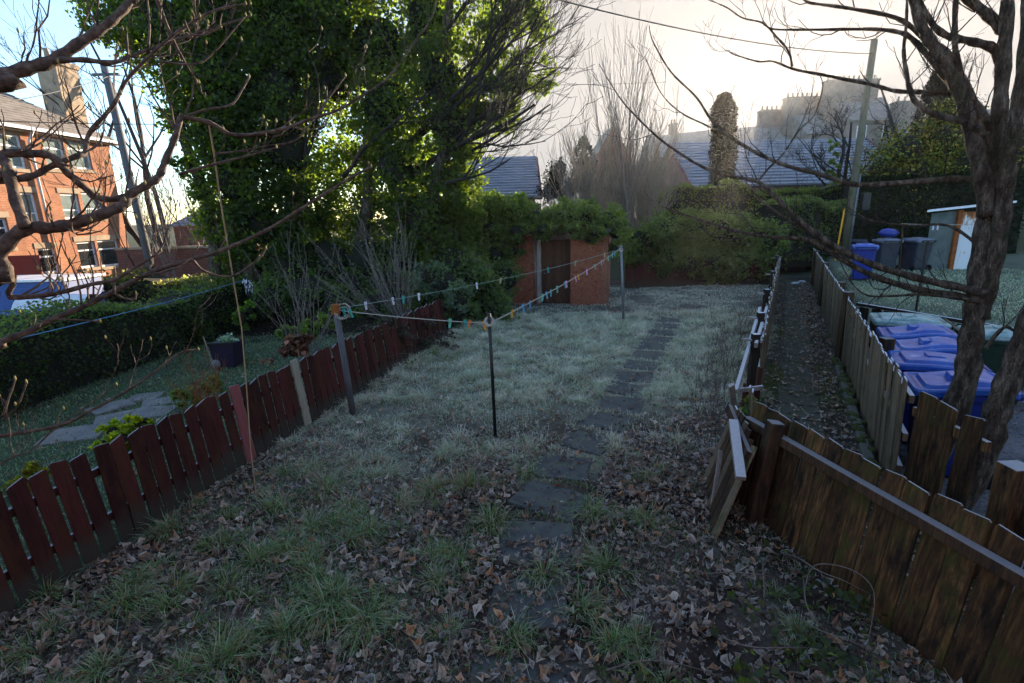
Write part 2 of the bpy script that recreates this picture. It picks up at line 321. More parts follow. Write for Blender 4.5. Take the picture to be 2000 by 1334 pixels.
def gcol(x, y):
    n1 = noise2(x, y, .9, 4); n2 = noise2(x+9, y+5, 3.1, 3)
    soil = np.array([.04, .032, .027]); lit = np.array([.10, .08, .07]); frost = np.array([.17, .18, .135]); green = np.array([.06, .085, .045])
    c = soil[None]*np.ones((len(x), 1))
    c = c+(lit-soil)*sstep(.4, .65, n2)[:, None]
    gard = (x > xL(y)) & (x < xA(y)) & (y < 20.5)
    wf = sstep(5.0, 7.5, y+(n1-.5)*4)*(1-sstep(13.8, 15.5, y))*(1-sstep(-.2, 1.2, x-(np.interp(y, PATH[:, 1], PATH[:, 0])+.7))*.75)
    wf = np.clip(wf+.35*sstep(.5, .7, n1), 0, 1)*gard
    c = c*(1-wf[:, None])+(frost*(.75+.5*n2[:, None]))*wf[:, None]
    wb = gard*sstep(14.2, 16, y); c = c*(1-wb[:, None])+np.array([.12, .12, .10])*(.5+.9*n2[:, None])*wb[:, None]
    al = (x >= xA(y)) & (x <= xB(y)); a1 = np.array([.048, .05, .042]); a2 = np.array([.05, .062, .022])
    ca = a1+(a2-a1)*sstep(.45, .62, n1)[:, None]; c = np.where(al[:, None], ca*(.7+.6*n2[:, None]), c)
    lf = (x <= xL(y)) & (y < 22); cl = np.array([.05, .08, .045])*(.6+.8*n2[:, None])
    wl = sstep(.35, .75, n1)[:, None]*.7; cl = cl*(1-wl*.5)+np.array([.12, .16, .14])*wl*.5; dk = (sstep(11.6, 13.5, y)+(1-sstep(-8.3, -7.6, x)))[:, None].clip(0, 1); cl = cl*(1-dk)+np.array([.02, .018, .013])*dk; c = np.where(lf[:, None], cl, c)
    rt = (x > xB(y)); cr_ = np.where((x > 7.4+(10.47-y)*.319)[:, None], np.array([.115, .14, .10])*(.6+.8*n2[:, None]), np.array([.14, .14, .15])*(.35+1.2*n2[:, None])); c = np.where(rt[:, None], cr_, c)
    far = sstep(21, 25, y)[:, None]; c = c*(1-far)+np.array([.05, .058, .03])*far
    return c
def axis(a, b, st, far, dirn):
    v = list(np.arange(a, b, st)); s = st; p = v[-1]
    while p < far[1]: s *= 1.35; p += s; v.append(p)
    s = st; p = v[0]; u = []
    while p > far[0]: s *= 1.35; p -= s; u.append(p)
    return np.array(u[::-1]+v)
gx = axis(-12, 20, .13, (-900, 900), 0); gy = axis(1, 24, .11, (-300, 1500), 0)
X, Y = np.meshgrid(gx, gy); xv = X.ravel(); yv = Y.ravel(); Z = hz(xv, yv); nx, ny = len(gx), len(gy)
i0 = (np.arange(ny-1)[:, None]*nx+np.arange(nx-1)[None]).ravel()
T = np.concatenate([np.stack([i0, i0+1, i0+nx+1], 1), np.stack([i0, i0+nx+1, i0+nx], 1)])
mg, n_, p_ = nodes('ground_soil_and_frost', .95, .1)
at = n_.nodes.new('ShaderNodeAttribute'); at.attribute_name = 'Col'; v_ = coords(n_, jitter=False); f_ = noise(n_, v_, 22, 8, .7)
mm = n_.nodes.new('ShaderNodeMix'); mm.data_type = 'RGBA'; mm.blend_type = 'MULTIPLY'; mm.inputs[0].default_value = 1
n_.links.new(at.outputs['Color'], mm.inputs[6]); n_.links.new(ramp(n_, f_, [(.3, (.45, .45, .45)), (.7, (1.5, 1.5, 1.5))]).outputs[0], mm.inputs[7]); n_.links.new(mm.outputs[2], p_.inputs['Base Color']); bump(n_, p_, f_, .03, .8)
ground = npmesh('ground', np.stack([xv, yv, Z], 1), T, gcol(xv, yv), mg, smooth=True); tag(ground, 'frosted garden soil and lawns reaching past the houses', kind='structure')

# --- garden path slabs and alley slabs
def slab_mesh(name, w, l, mat, seed, th=.05):
    r = random.Random(seed); pts = []
    for cx_, cy_ in ((-1, -1), (0, -1.02), (1, -1), (1.02, 0), (1, 1), (0, 1.02), (-1, 1), (-1.02, 0)):
        pts.append((cx_*w/2*(1-r.random()*.16), cy_*l/2*(1-r.random()*.14)))
    b = MB(); b.loft([[(x*.985, y*.985, -th) for x, y in pts], [(x, y, -.008) for x, y in pts], [(x*.97, y*.97, 0) for x, y in pts]]); return b.mesh(name, mat)
sm = [slab_mesh('paving_slab', .68, .6, M['slab'], s) for s in range(5)]
JOINTS = []
gp = thing('garden_path', 'stepping path of dark slabs crossing the frosted lawn', None, (0, 0, 0), kind='structure')
seg = np.cumsum(np.r_[0, np.hypot(*np.diff(PATH, axis=0).T)]); s = .3; k = 0
while s < seg[-1]:
    x = np.interp(s, seg, PATH[:, 0]); y = np.interp(s, seg, PATH[:, 1]); x2 = np.interp(s+.1, seg, PATH[:, 0]); y2 = np.interp(s+.1, seg, PATH[:, 1])
    o = link('paving_slab', sm[k % 5], gp, (x+random.uniform(-.05, .05), y, .022+float(hz(x, y))), (rad(random.uniform(-3, 3)), rad(random.uniform(-3, 3)), math.atan2(y2-y, x2-x)-math.pi/2+rad(random.uniform(-9, 9)))); o.scale = (random.uniform(.92, 1.15), random.uniform(.9, 1.05), 1); JOINTS.append((x, y, math.atan2(y2-y, x2-x), s)); s += .74; k += 1
ms = M_noise('mossy_slab', (.04, .05, .02), (.06, .065, .055), 3, .95, bd=.01, c3=(.05, .065, .02))
am = [slab_mesh('alley_slab', .62, .6, ms, s+20) for s in range(4)]
ap = thing('alley_path', 'mossy slab path running between the two timber fences', None, (0, 0, 0), kind='structure')
for k in range(33):
    y = 3.2+.54*k; xm = .5*(float(xA(y))+float(xB(y)))-.1+.0*k
    if y > 21.5: break
    o = link('alley_slab', am[k % 4], ap, (xm+random.uniform(-.04, .04), y, .010), (rad(random.uniform(-1.5, 1.5)), rad(random.uniform(-1.5, 1.5)), -(math.atan(.53) if y > 4.6 else 0)+rad(random.uniform(-4, 4))))

# ------------------------------------------------------------------ houses
def slates(b, el, er, rl, rr, n, rise=.05):
    el, er, rl, rr = (np.array(p, float) for p in (el, er, rl, rr)); nv = nrm(np.cross(er-el, rl-el)); nv = nv*(1 if nv[2] > 0 else -1)
    for i in range(n):
        a, c = i/n, (i+1.12)/n; L0 = el+(rl-el)*a; R0_ = er+(rr-er)*a; L1 = el+(rl-el)*min(c, 1); R1 = er+(rr-er)*min(c, 1)
        b.hexa([L0, R0_, R1, L1, L0+nv*rise, R0_+nv*rise, R1+nv*.008, L1+nv*.008])
    return b
def chimney(parent, cx, cy, z0, z1, wx, wy, mat, pots=2, name='chimney'):
    b = MB().box(cx-wx/2, cx+wx/2, cy-wy/2, cy+wy/2, z0, z1); b.box(cx-wx/2-.08, cx+wx/2+.08, cy-wy/2-.08, cy+wy/2+.08, z1-.25, z1-.02)
    c = b.build(name, mat, parent)
    for i in range(pots):
        px = cx+(i-(pots-1)/2)*wx/pots
        MB().tube([(px, cy, z1), (px, cy, z1+.5), (px, cy, z1+.55)], [.13, .11, .14], 8).build('chimney_pot', M['sandstone'], c)
    return c
# --- brick tenement on the left
TA = rad(85.); O = D(235, 400, 30); O[2] = 0
tx = np.array([math.cos(TA), math.sin(TA), 0]); ty = np.array([-math.sin(TA), math.cos(TA), 0])
def FP(px, py):
    d = ray(px, py); t = ((O-CAMP) @ ty)/(d @ ty); p = CAMP+d*t; return (p-O) @ tx, p[2]
ten = thing('tenement_house', 'three-storey orange brick house with slate roof and white windows', 'house', O, rotz=TA)
EZ = FP(120, 262)[1]
wins = []
def W(x0, x1, yt, yb, kind=0):
    ym = (yt+yb)/2; xm = (x0+x1)/2; wins.append((FP(x0, ym)[0], FP(x1, ym)[0], FP(xm, yb)[1], FP(xm, yt)[1], kind))
W(2, 46, 262, 328, 1); W(88, 127, 270, 330, 1); W(134, 176, 273, 330, 1)
W(40, 74, 376, 438, 2); W(122, 157, 378, 428, 2); W(163, 200, 376, 425, 2)
W(78, 114, 484, 534, 0); W(154, 190, 471, 523, 0); W(194, 235, 468, 520, 0)
W(-30, 20, 425, 485, 0)
# wall built from panels round real openings: facade split into columns
xs = sorted({-14., 0.} | {round(a, 3) for w_ in wins for a in w_[:2]})
b = MB()
for xa, xb in zip(xs[:-1], xs[1:]):
    xm = (xa+xb)/2; cut = sorted([(w_[2], w_[3]) for w_ in wins if w_[0] < xm < w_[1]]); z = -.6
    for c0, c1 in cut: b.box(xa, xb, 0, .3, z, c0); z = c1
    b.box(xa, xb, 0, .3, z, EZ)
b.box(-14, 0, 8, 8.3, -.6, EZ); b.box(-.3, 0, .3, 8, -.6, EZ); b.box(-14, -13.7, .3, 8, -.6, EZ)
b.build('wall', M['tenement'], ten)
for (a, c, z0, z1, kd) in wins:
    fr = MB(); t = .1
    fr.box(a, a+t, .1, .17, z0, z1); fr.box(c-t, c, .1, .17, z0, z1); fr.box(a+t, c-t, .1, .17, z0, z0+t); fr.box(a+t, c-t, .1, .17, z1-t, z1)
    zm = z0+(z1-z0)*(.35 if kd == 2 else .66); fr.box(a+t, c-t, .1, .17, zm-.035, zm+.035); wo = fr.build('window', M['white'], ten)
    gm = M['glass'] if kd == 0 else M['curtain_glass']
    MB().box(a+t, c-t, .12, .14, z0+t, zm-.035).build('pane', gm, wo); MB().box(a+t, c-t, .12, .14, zm+.035, z1-t).build('pane', gm, wo)
    MB().box(a-.1, c+.1, -.07, .1, z0-.16, z0-.002).build('sill', M['sandstone'], wo)
    MB().box(a-.12, c+.12, -.03, .09, z1+.002, z1+.26).build('lintel', M['sandstone'], wo)
    if kd == 0: MB().box(a-.3, c+.3, .3+.3, .34+.3, z0, z1).build('dark_room_panel', M['soil'], wo)  # dark panel standing in for the unlit room behind the glass
RY, RZ = 4.2, EZ+3.1
b = slates(MB(), (-14, -.35, EZ+.02), (.35, -.35, EZ+.02), (-14, RY, RZ), (-4.2, RY, RZ), 20, .045)
b.add([(.35, -.35, EZ+.03), (.35, 8.6, EZ+.03), (-4.2, RY, RZ)], [(0, 1, 2)]); b.add([(.35, 8.6, EZ+.03), (-14, 8.6, EZ+.03), (-14, RY, RZ), (-4.2, RY, RZ)], [(0, 1, 2, 3)])
rf = b.build('roof', M['slate_warm'], ten)
MB().box(-14, .4, -.5, -.36, EZ-.12, EZ+.02).build('gutter', M['white'], ten); MB().box(-14, .3, -.34, -.01, EZ-.2, EZ-.02).build('fascia', M['sandstone'], ten)
def solve_x(px, ly, z):
    best = min(np.arange(-14, 2, .02), key=lambda u: abs(CX+FPX*((O+tx*u+ty*ly+np.array([0, 0, z])-CAMP) @ RT)/((O+tx*u+ty*ly+np.array([0, 0, z])-CAMP) @ FW)-px)); return float(best)
xc = solve_x(122, 2.0, EZ+2.5); wc = O+tx*xc+ty*2.0; zc = D(108, 122, wc[1])[2]; chimney(ten, xc, 2.0, EZ+.4, zc, 1.3, 1.1, M['sandstone'], 3)
xd = FP(66, 330)[0]; dp = MB().tube([(xd, -.42, EZ-.1), (xd, -.1, EZ-.55), (xd, -.1, 3.6)], .06, 8); dp.build('downpipe', M['white'], ten, True)
MB().tube([(xd, -.1, 3.6), (xd, -.1, -.5)], .06, 8).build('downpipe', M['tenement'], ten, True)
# --- brick annexe, boundary wall and low things beside it
p = D(345, 480, 27); q = D(424, 480, 27)
an = thing('brick_annexe', 'small brick outhouse with hipped slate roof behind the bare shrubs', 'outhouse', (p[0], 27, 0))
MB().box(p[0], q[0]+1.2, 27, 29.5, 0, 2.72).build('wall', M['wall_brick'], an)
b = slates(MB(), (p[0]-.2, 26.8, 2.73), (q[0]+1.4, 26.8, 2.73), (p[0]+1.2, 28.3, 3.7), (q[0]+.2, 28.3, 3.7), 8, .04); b.add([(p[0]-.2, 26.8, 2.74), (p[0]-.2, 29.7, 2.74), (p[0]+1.2, 28.3, 3.7)], [(0, 1, 2)]); b.add([(q[0]+1.4, 26.8, 2.74), (q[0]+1.4, 29.7, 2.74), (q[0]+.2, 28.3, 3.7)], [(0, 1, 2)])
b.build('roof', M['slate'], an)
for k in range(2): MB().box(p[0]+.5+k*1.0, p[0]+.95+k*1.0, 26.96, 26.995, 1.5, 2.2).build('window', M['glass'], an)
p = D(232, 520, 24); q = D(430, 520, 24)
bw = thing('boundary_wall', 'dark red brick garden wall below the outhouse', 'wall', (p[0], 24, 0)); MB().box(p[0], q[0]+1, 24, 24.24, 0, 1.75).build('brickwork', M['wall_brick'], bw); MB().box(p[0]-.02, q[0]+1.02, 23.95, 24.29, 1.75, 1.85).build('coping', M['sandstone'], bw)
p = D(-40, 590, 17); q = D(140, 590, 17)
bs = thing('blue_store', 'low blue garden store with pale flat roof beyond the hedge', 'shed', (p[0], 17, 0))
MB().box(p[0], q[0]-.1, 17, 18.6, 0, 1.12).build('side_panel', M['blue_paint'], bs, bevel=.01); MB().box(p[0]-.1, q[0], 16.9, 18.7, 1.12, 1.2).build('roof', M['white'], bs, bevel=.01); MB().box(p[0]+1.2, p[0]+2.4, 16.96, 16.99, .3, .9).build('front_board', M['blue_paint'], bs)
p = D(75, 590, 15.5)
b = MB(); nn = 9
for i in range(nn):
    for j in range(nn): b.v.append((p[0]-.6+2.1*i/(nn-1), 15.2+1.0*j/(nn-1), .42+.36*math.sin(math.pi*j/(nn-1))+.16*float(noise2(i*.7, j*.7, 1.3, 2))))
b.f = [(i*nn+j, (i+1)*nn+j, (i+1)*nn+j+1, i*nn+j+1) for i in range(nn-1) for j in range(nn-1)]
b.tube([(p[0]-.5, 15.7, 0), (p[0]-.5, 15.7, .7)], .04); tag(b.build('white_tarpaulin', M['white_sheet'], smooth=True), 'crumpled white sheet over a heap in front of the blue store', 'tarpaulin')
rb = thing('red_skip', 'dark red board leaning on the brick house behind the blue store', 'board', (D(30, 510, 22)[0], 22, 0)); x_ = D(30, 510, 22)[0]; MB().hexa([(x_-.8, 22, 0), (x_+.8, 22, 0), (x_+.8, 22.05, 0), (x_-.8, 22.05, 0), (x_-.8, 22.3, 1.7), (x_+.8, 22.3, 1.7), (x_+.8, 22.35, 1.7), (x_-.8, 22.35, 1.7)]).build('panel', M['red_paint'], rb); rb.name = 'leaning_board'
# --- bungalows at the back
def bungalow(name, label, el, er, Ye, Yr, zr, wallm, gable=None):
    L = D(*el, Ye); Rr = D(*er, Ye); t = thing(name, label, 'house', (L[0], Ye, 0)); zb = float(hz(L[0], Ye)) - .3
    x0, x1, ze = L[0], Rr[0], (L[2]+Rr[2])/2; Yb = 2*Yr-Ye
    bd = MB().box(x0+.3, x1-.3, Ye+.4, Yb-.4, zb, ze); bd.build('wall', wallm, t)
    for xx in (x0+.3, x1-.55): MB().hexa([(xx, Ye+.4, ze), (xx+.25, Ye+.4, ze), (xx+.25, Yb-.4, ze), (xx, Yb-.4, ze), (xx, Yr-.02, zr-.12), (xx+.25, Yr-.02, zr-.12), (xx+.25, Yr+.02, zr-.12), (xx, Yr+.02, zr-.12)]).build('gable', gable or wallm, t)
    n = 15; r = slates(MB(), (x0, Ye, ze), (x1, Ye, ze), (x0, Yr, zr), (x1, Yr, zr), n, .12); r.add([(x0, Yr, zr), (x1, Yr, zr), (x1, Yb, ze), (x0, Yb, ze)], [(0, 1, 2, 3)]); rf = r.build('roof', M['slate'], t)
    MB().tube([(x0, Yr, zr+.03), (x1, Yr, zr+.03)], .11, 8).build('ridge', M['slate'], rf); MB().box(x0-.02, x1+.02, Ye-.12, Ye-.01, ze-.14, ze-.01).build('gutter', M['black'], t)
    for xx in (x0-.06, x1+.06): MB().bar((xx, Ye-.05, ze-.02), (xx, Yr, zr-.02), .1, .2).build('bargeboard', M['red_paint'], t)
    for k in range(3):
        xx = x0+(x1-x0)*(k+.6)/3.4; MB().box(xx, xx+1.3, Ye+.36, Ye+.39, ze-1.5, ze-.35).build('window', M['glass'], t)
    return t
hR = bungalow('bungalow', 'low house with long frosted slate roof behind the column conifer', (1352, 364), (1790, 357), 34, 39.5, 7.55, M['far_red'])
hL = bungalow('bungalow', 'low house with frosted slate roof right of the ivy tree', (872, 392), (1056, 382), 30, 34.5, 6.35, M['far_red'])
x_ = hR.location.x
# --- sandstone terrace on the skyline
def block(name, label, x0, x1, y0, y1, Yd, depth, mat, chims=(), gablex=False):
    A = D(x0, y0, Yd); B = D(x1, y1, Yd); zb = 1.2; t = thing(name, label, 'house', (A[0], Yd, zb)); zt = min(A[2], B[2]); ra, rb_ = A[2], B[2]; e = zt-3.2
    MB().box(A[0], B[0], Yd-depth/2+.3, Yd+depth/2-.3, zb, e).build('wall', mat, t)
    r = MB(); r.hexa([(A[0], Yd-depth/2, e), (B[0], Yd-depth/2, e), (B[0], Yd+depth/2, e), (A[0], Yd+depth/2, e), (A[0], Yd-.05, ra), (B[0], Yd-.05, rb_), (B[0], Yd+.05, rb_), (A[0], Yd+.05, ra)]); r.build('roof', M['slate_warm'], t)
    n = max(2, int((B[0]-A[0])/4))
    for k in range(n):
        for zz in (e-2.3, e-5.4):
            xx = A[0]+(k+.5)*(B[0]-A[0])/n; w_ = MB().box(xx-.6, xx+.6, Yd-depth/2+.2, Yd-depth/2+.29, zz, zz+1.7).build('window', M['white'], t); MB().box(xx-.5, xx+.5, Yd-depth/2+.17, Yd-depth/2+.19, zz+.1, zz+1.6).build('pane', M['glass'], w_)
    for (c0, c1, cy) in chims:
        P, Q = D(c0, cy, Yd), D(c1, cy, Yd); w_ = Q[0]-P[0]; pots = max(2, int(w_/.62)); chimney(t, (P[0]+Q[0])/2, Yd, e+.5, P[2], w_, 1.3, mat, pots)
    return t
block('terrace_house', 'far stone terrace roof left of the column conifer, with one chimney', 1262, 1420, 268, 250, 78, 9, M['far_stone'], ((1309, 1320, 242),))
block('terrace_house', 'far stone terrace roof between the conifer and the sun', 1420, 1545, 252, 240, 76, 9, M['far_stone'], ((1484, 1530, 216),))
block('terrace_house', 'far stone terrace with long chimney stack right of the sun', 1545, 1625, 222, 214, 74, 9, M['far_stone'], ((1534, 1608, 191),))
block('terrace_house', 'highest far stone terrace behind the utility pole', 1625, 1722, 196, 190, 72, 9, M['far_stone'], ((1612, 1712, 158),))
block('terrace_house', 'far stone house behind the yellow-green conifer hedge', 1745, 1850, 245, 240, 66, 9, M['far_stone'], ((1748, 1785, 199),))
block('terrace_house', 'far grey-roofed house behind the right-hand tree', 1880, 2080, 215, 210, 60, 9, M['far_stone'])
# --- red gabled house left of the bare shrubs
a = D(1150, 330, 62); c = D(1242, 330, 62); pk = D(1198, 246, 62)
gt = thing('gabled_house', 'far red stone gable with finial behind the bare shrubs', 'house', (a[0], 62, 1.3))
g = MB(); g.add([(a[0], 62, 1.3), (c[0], 62, 1.3), (c[0], 62, a[2]), (pk[0], 62, pk[2]), (a[0], 62, a[2]), (a[0], 70, 1.3), (c[0], 70, 1.3), (c[0], 70, a[2]), (pk[0], 70, pk[2]), (a[0], 70, a[2])], [(0, 1, 2, 3, 4), (9, 8, 7, 6, 5), (0, 4, 9, 5), (1, 6, 7, 2)]); g.build('wall', M['far_red'], gt)
r = MB(); 
for q in (a, c): r.add([(q[0]*1.0+(q[0]-pk[0])*.06, 61.7, q[2]-.15), (pk[0], 61.7, pk[2]+.12), (pk[0], 70.2, pk[2]+.12), (q[0]+(q[0]-pk[0])*.06, 70.2, q[2]-.15)], [(0, 1, 2, 3)])
r.build('roof', M['slate_warm'], gt); MB().tube([(pk[0], 61.8, pk[2]), (pk[0], 61.8, pk[2]+.6), (pk[0], 61.8, pk[2]+.75)], [.12, .1, .22], 6).build('finial', M['far_stone'], gt)
MB().box(pk[0]-.6, pk[0]+.6, 61.94, 61.98, a[2]-1.4, a[2]+.5).build('window', M['glass'], gt)
# --- brick shed under ivy
SR = np.array([3.05, 16.14, 0]); SA = math.atan2(-.86, 3.65)
sh = thing('brick_shed', 'small red brick shed with plank door under an ivy roof', 'shed', SR, rotz=SA)
b = MB(); b.box(-1.16, 0, .012, .22, -.05, 2.3); b.box(-3.7, -2.25, .012, .22, -.05, 2.3); b.box(-2.25, -1.16, .012, .22, 2.1, 2.3); b.box(-.22, -.012, .22, 2.4, -.05, 2.3); b.box(-3.7, -.012, 2.4, 2.6, -.05, 2.3); b.build('wall', M['mortar'], sh)
bms = []
for sd in range(3):
    r = random.Random(sd+3); bm_ = MB().hexa([(-.1065+r.uniform(-.002, .002), -.006+r.uniform(-.003, .003), -.032), (.1065, -.006+r.uniform(-.003, .003), -.032), (.1065, .04, -.032), (-.1065, .04, -.032), (-.1065, -.006+r.uniform(-.003, .003), .032), (.1065, -.006+r.uniform(-.003, .003), .032), (.1065, .04, .032), (-.1065, .04, .032)]); bms.append(bm_.mesh('brick', M['brick_red']))
hb = MB().box(-.05, .05, -.005, .04, -.032, .032).mesh('brick', M['brick_red'])
for (x0, x1) in ((-1.16, 0), (-3.05, -2.25)):
    for r_ in range(31):
        z = .035+.074*r_; x = x0+(.1125 if r_ % 2 else 0); 
        if r_ % 2: link('brick', hb, sh).location = (x0+.054, 0, z)
        while x+.215 <= x1+.012:
            link('brick', random.choice(bms), sh).location = (x+.1095, random.uniform(-.003, .003), z); x += .2253
        if x1-x > .1: link('brick', hb, sh).location = (x1-.052, 0, z)
sb = MB().box(-.012, .03, -.1065, .1065, -.032, .032).mesh('brick', M['brick_red'])
for r_ in range(31):
    y = .13+(.1125 if r_ % 2 else 0)
    while y+.1 < 1.4: link('brick', sb, sh).location = (-.012, y, .035+.074*r_); y += .2253
dr = MB().box(-2.1, -1.2, .13, .15, .03, 2.08).build('door', M['door_wood'], sh)
pm = MB().box(-.073, .073, -.012, .012, 0, 2.0).mesh('door_board', M['door_wood'])
for k in range(6): link('door_board', pm, dr).location = (-2.02+k*.15, .115+random.uniform(-.002, .002), .06)
MB().tube([(-2.04, .07, 1.02), (-1.95, .06, 1.02)], .014, 6).build('handle', M['steel'], dr)
MB().box(-2.25, -2.12, .06, .16, 0, 2.1).build('door_jamb', M['silver_wood'], sh); MB().box(-1.195, -1.17, .06, .16, 0, 2.1).build('door_jamb', M['door_wood'], sh)
MB().tube([(-2.285, -.06, 0), (-2.3, -.06, 2.15)], .022, 8).build('drain_pipe', M['steel'], sh, True)
MB().box(-3.8, .1, -.12, 2.7, 2.3, 2.42).build('roof_slab', M['concrete'], sh)
# orange board wall right of the shed
bo = thing('end_fence', 'low orange-brown board fence under the laurel hedge', 'fence', (G(1220, 556)[0], 19.6, 0)); a = G(1222, 560); c = G(1500, 556)
for k in range(34):
    t = k/33; link('board', MB().box(-.12, .12, -.012, .012, 0, 1.0).mesh('board', M['door_wood'] if k % 5 else M['red_wood']) if k < 2 else bpy.data.objects['board'].data, bo, (a[0]+(c[0]-a[0])*t, 19.9, 0), (rad(random.uniform(-3, 3)), 0, 0))
MB().box(a[0], c[0], 19.93, 19.98, .3, .38).box(a[0], c[0], 19.93, 19.98, .75, .83).build('rail', M['dark_wood'], bo)

# --- house the view is taken from, unseen, added to shade the foreground
hm = thing('shading_house', 'unseen brick house behind the viewpoint, added to shade the foreground', 'house', (0, -3.6, 0))
MB().box(-9, 9, -10.5, -3.6, -.3, 5.6).build('wall', M['wall_brick'], hm)
b = slates(MB(), (-9.3, -3.2, 5.55), (9.3, -3.2, 5.55), (-9.3, -7, 8.0), (9.3, -7, 8.0), 16, .05); b.add([(-9.3, -7, 8.0), (9.3, -7, 8.0), (9.3, -10.9, 5.55), (-9.3, -10.9, 5.55)], [(0, 1, 2, 3)]); b.build('roof', M['slate_warm'], hm)
for x in (-6, -2.5, 2.5, 6):
    for z in (.9, 3.6): w_ = MB().box(x-.65, x+.65, -3.6, -3.52, z, z+1.5).build('window', M['white'], hm); MB().box(x-.56, x+.56, -3.518, -3.5, z+.09, z+1.41).build('pane', M['glass'], w_)

# ================================================================== fences
def plank(name, wd, th, h, mat, top=0., seed=0):
    r = random.Random(seed); j = lambda a: r.uniform(-a, a)
    a0, a1 = h+top+j(.012), h-top+j(.012); x0, x1, y = wd/2+j(.003), wd/2+j(.003), th/2
    b = MB(); c = min(wd*.12, .012)
    b.loft([[(-x0, -y, 0), (x1, -y, 0), (x1, y, 0), (-x0, y, 0)], [(-x0+j(.004), -y, h*.5), (x1+j(.004), -y, h*.5), (x1+j(.004), y, h*.5), (-x0+j(.004), y, h*.5)], [(-x0, -y, a0-c), (x1, -y, a1-c), (x1, y, a1-c), (-x0, y, a0-c)], [(-x0+c, -y*.8, a0), (x1-c, -y*.8, a1), (x1-c, y*.8, a1), (-x0+c, y*.8, a0)]])
    return b.mesh(name, mat)
def run(parent, pts, pitch, meshes, lean=0., jit=1., zoff=0., skip=(), picks=None, name='board', scale_z=None):
    pts = np.array(pts, float); sg = np.r_[0, np.cumsum(np.hypot(*np.diff(pts, axis=0).T))]; s = pitch/2; k = 0; out = []
    while s < sg[-1]:
        x, y = np.interp(s, sg, pts[:, 0]), np.interp(s, sg, pts[:, 1]); i = min(np.searchsorted(sg, s)-1, len(pts)-2); i = max(i, 0); hd = math.atan2(*(pts[i+1]-pts[i])[::-1])
        if not any(a <= s <= c for a, c in skip):
            me = random.choice(meshes) if not picks or k not in picks else picks[k]
            o = link(name, me, parent, (x, y, zoff+random.uniform(-.008, .008)*jit), (rad(lean+random.uniform(-1.2, 1.2)*jit), rad(random.uniform(-.5, .5)*jit), hd))
            if scale_z: o.scale = (1, 1, scale_z(s)*random.uniform(.985, 1.015))
            out.append((s, x, y, o))
        s += pitch*random.uniform(.99, 1.01); k += 1
    return out
# --- left red fence
LP = [(float(xL(y)), y) for y in (2.0, 4, 6, 8, 10, 12.4)]
lf = thing('red_fence', 'long red-stained picket fence along the left of the garden', 'fence', (LP[0][0], LP[0][1], 0))
rm = [plank('board', .136, .018, .95, M['red_wood'], random.uniform(-.012, .012), s) for s in range(5)]
pkm = plank('board', .143, .018, .98, M['pink_wood'], .008, 11); gym = plank('board', .143, .018, .98, M['grey_wood'], .0, 12)
# pick indices by distance along the fence where the pink and the grey board stand
def along(px, py):
    g = G(px, py); return math.hypot(g[0]-LP[0][0], g[1]-LP[0][1])
bl = run(lf, LP, .163, rm, -6.5, 1.3)
for px, py, me in ((487, 905, pkm), (602, 832, gym)):
    sx = along(px, py); o = min(bl, key=lambda q: abs(q[0]-sx))[3]; o.data = me; o['label'] = 'faded pink board' if me is pkm else 'bare grey unpainted board'
ldir = nrm(np.array([.257, 1, 0])); lnv = np.array([-ldir[1], ldir[0], 0])
for zz in (.28, .72):
    a = np.array([LP[0][0], LP[0][1], zz])+lnv*(.035+zz*.114); c = np.array([LP[-1][0], LP[-1][1], zz])+lnv*(.035+zz*.114); MB().bar(a, c, .038, .075).build('rail', M['red_wood'], lf)
for k in range(6):
    t = (k+.3)/5.6; p = np.array([LP[0][0]+(LP[-1][0]-LP[0][0])*t, LP[0][1]+(LP[-1][1]-LP[0][1])*t, 0])+lnv*.11; MB().bar(p, p+np.array([0, 0, .82])+lnv*.09, .08, .08, (0, 1, 0)).build('post', M['red_wood'], lf)
# --- alley fence on the right (grey-green larch) with its bend
BP = [(float(xB(21.5)), 21.5), (float(xB(15)), 15), (float(xB(9.65)), 9.65), (float(xB(4.72)), 4.72)]
af = thing('alley_fence', 'close-boarded weathered fence with frosted tops, right side of the alley', 'fence', (BP[-1][0], BP[-1][1], 0))
wm = [plank('board', .148, .018, 1.26, M['alley_wood'], random.uniform(-.01, .01), s+30) for s in range(5)]
run(af, BP, .156, wm, 2., .8)
adir = nrm(np.array([.525, 1, 0])); anv = np.array([adir[1], -adir[0], 0])      # to the neighbour's side
for zz in (.3, .65, 1.05):
    MB().bar(np.array([*BP[0], zz])+anv*.04, np.array([*BP[-1], zz])+anv*.04, .045, .08).build('rail', M['alley_wood'], af)
for yy, hh in ((9.5, 1.34), (15.2, 1.3), (19.5, 1.3), (6.6, 1.2), (12.2, 1.15)):
    x = float(xB(yy)); off = anv*(-.03 if yy in (9.5, 15.2, 19.5) else .12); p = np.array([x, yy, 0])+off; MB().bar(p, p+np.array([0, 0, hh]), .14, .14, (0, 1, 0)).build('post', M['rail_wood'], af, bevel=.008)
b = MB(); y0, y1 = 4.75, 9.3
b.bar((float(xB(y0))-.14, y0, .06), (float(xB(y1))-.14, y1, .06), .11, .14); kb = b.build('concrete_kerb', M['concrete'], bevel=.02); tag(kb, 'mossy concrete kerb along the foot of the alley fence', 'kerb')
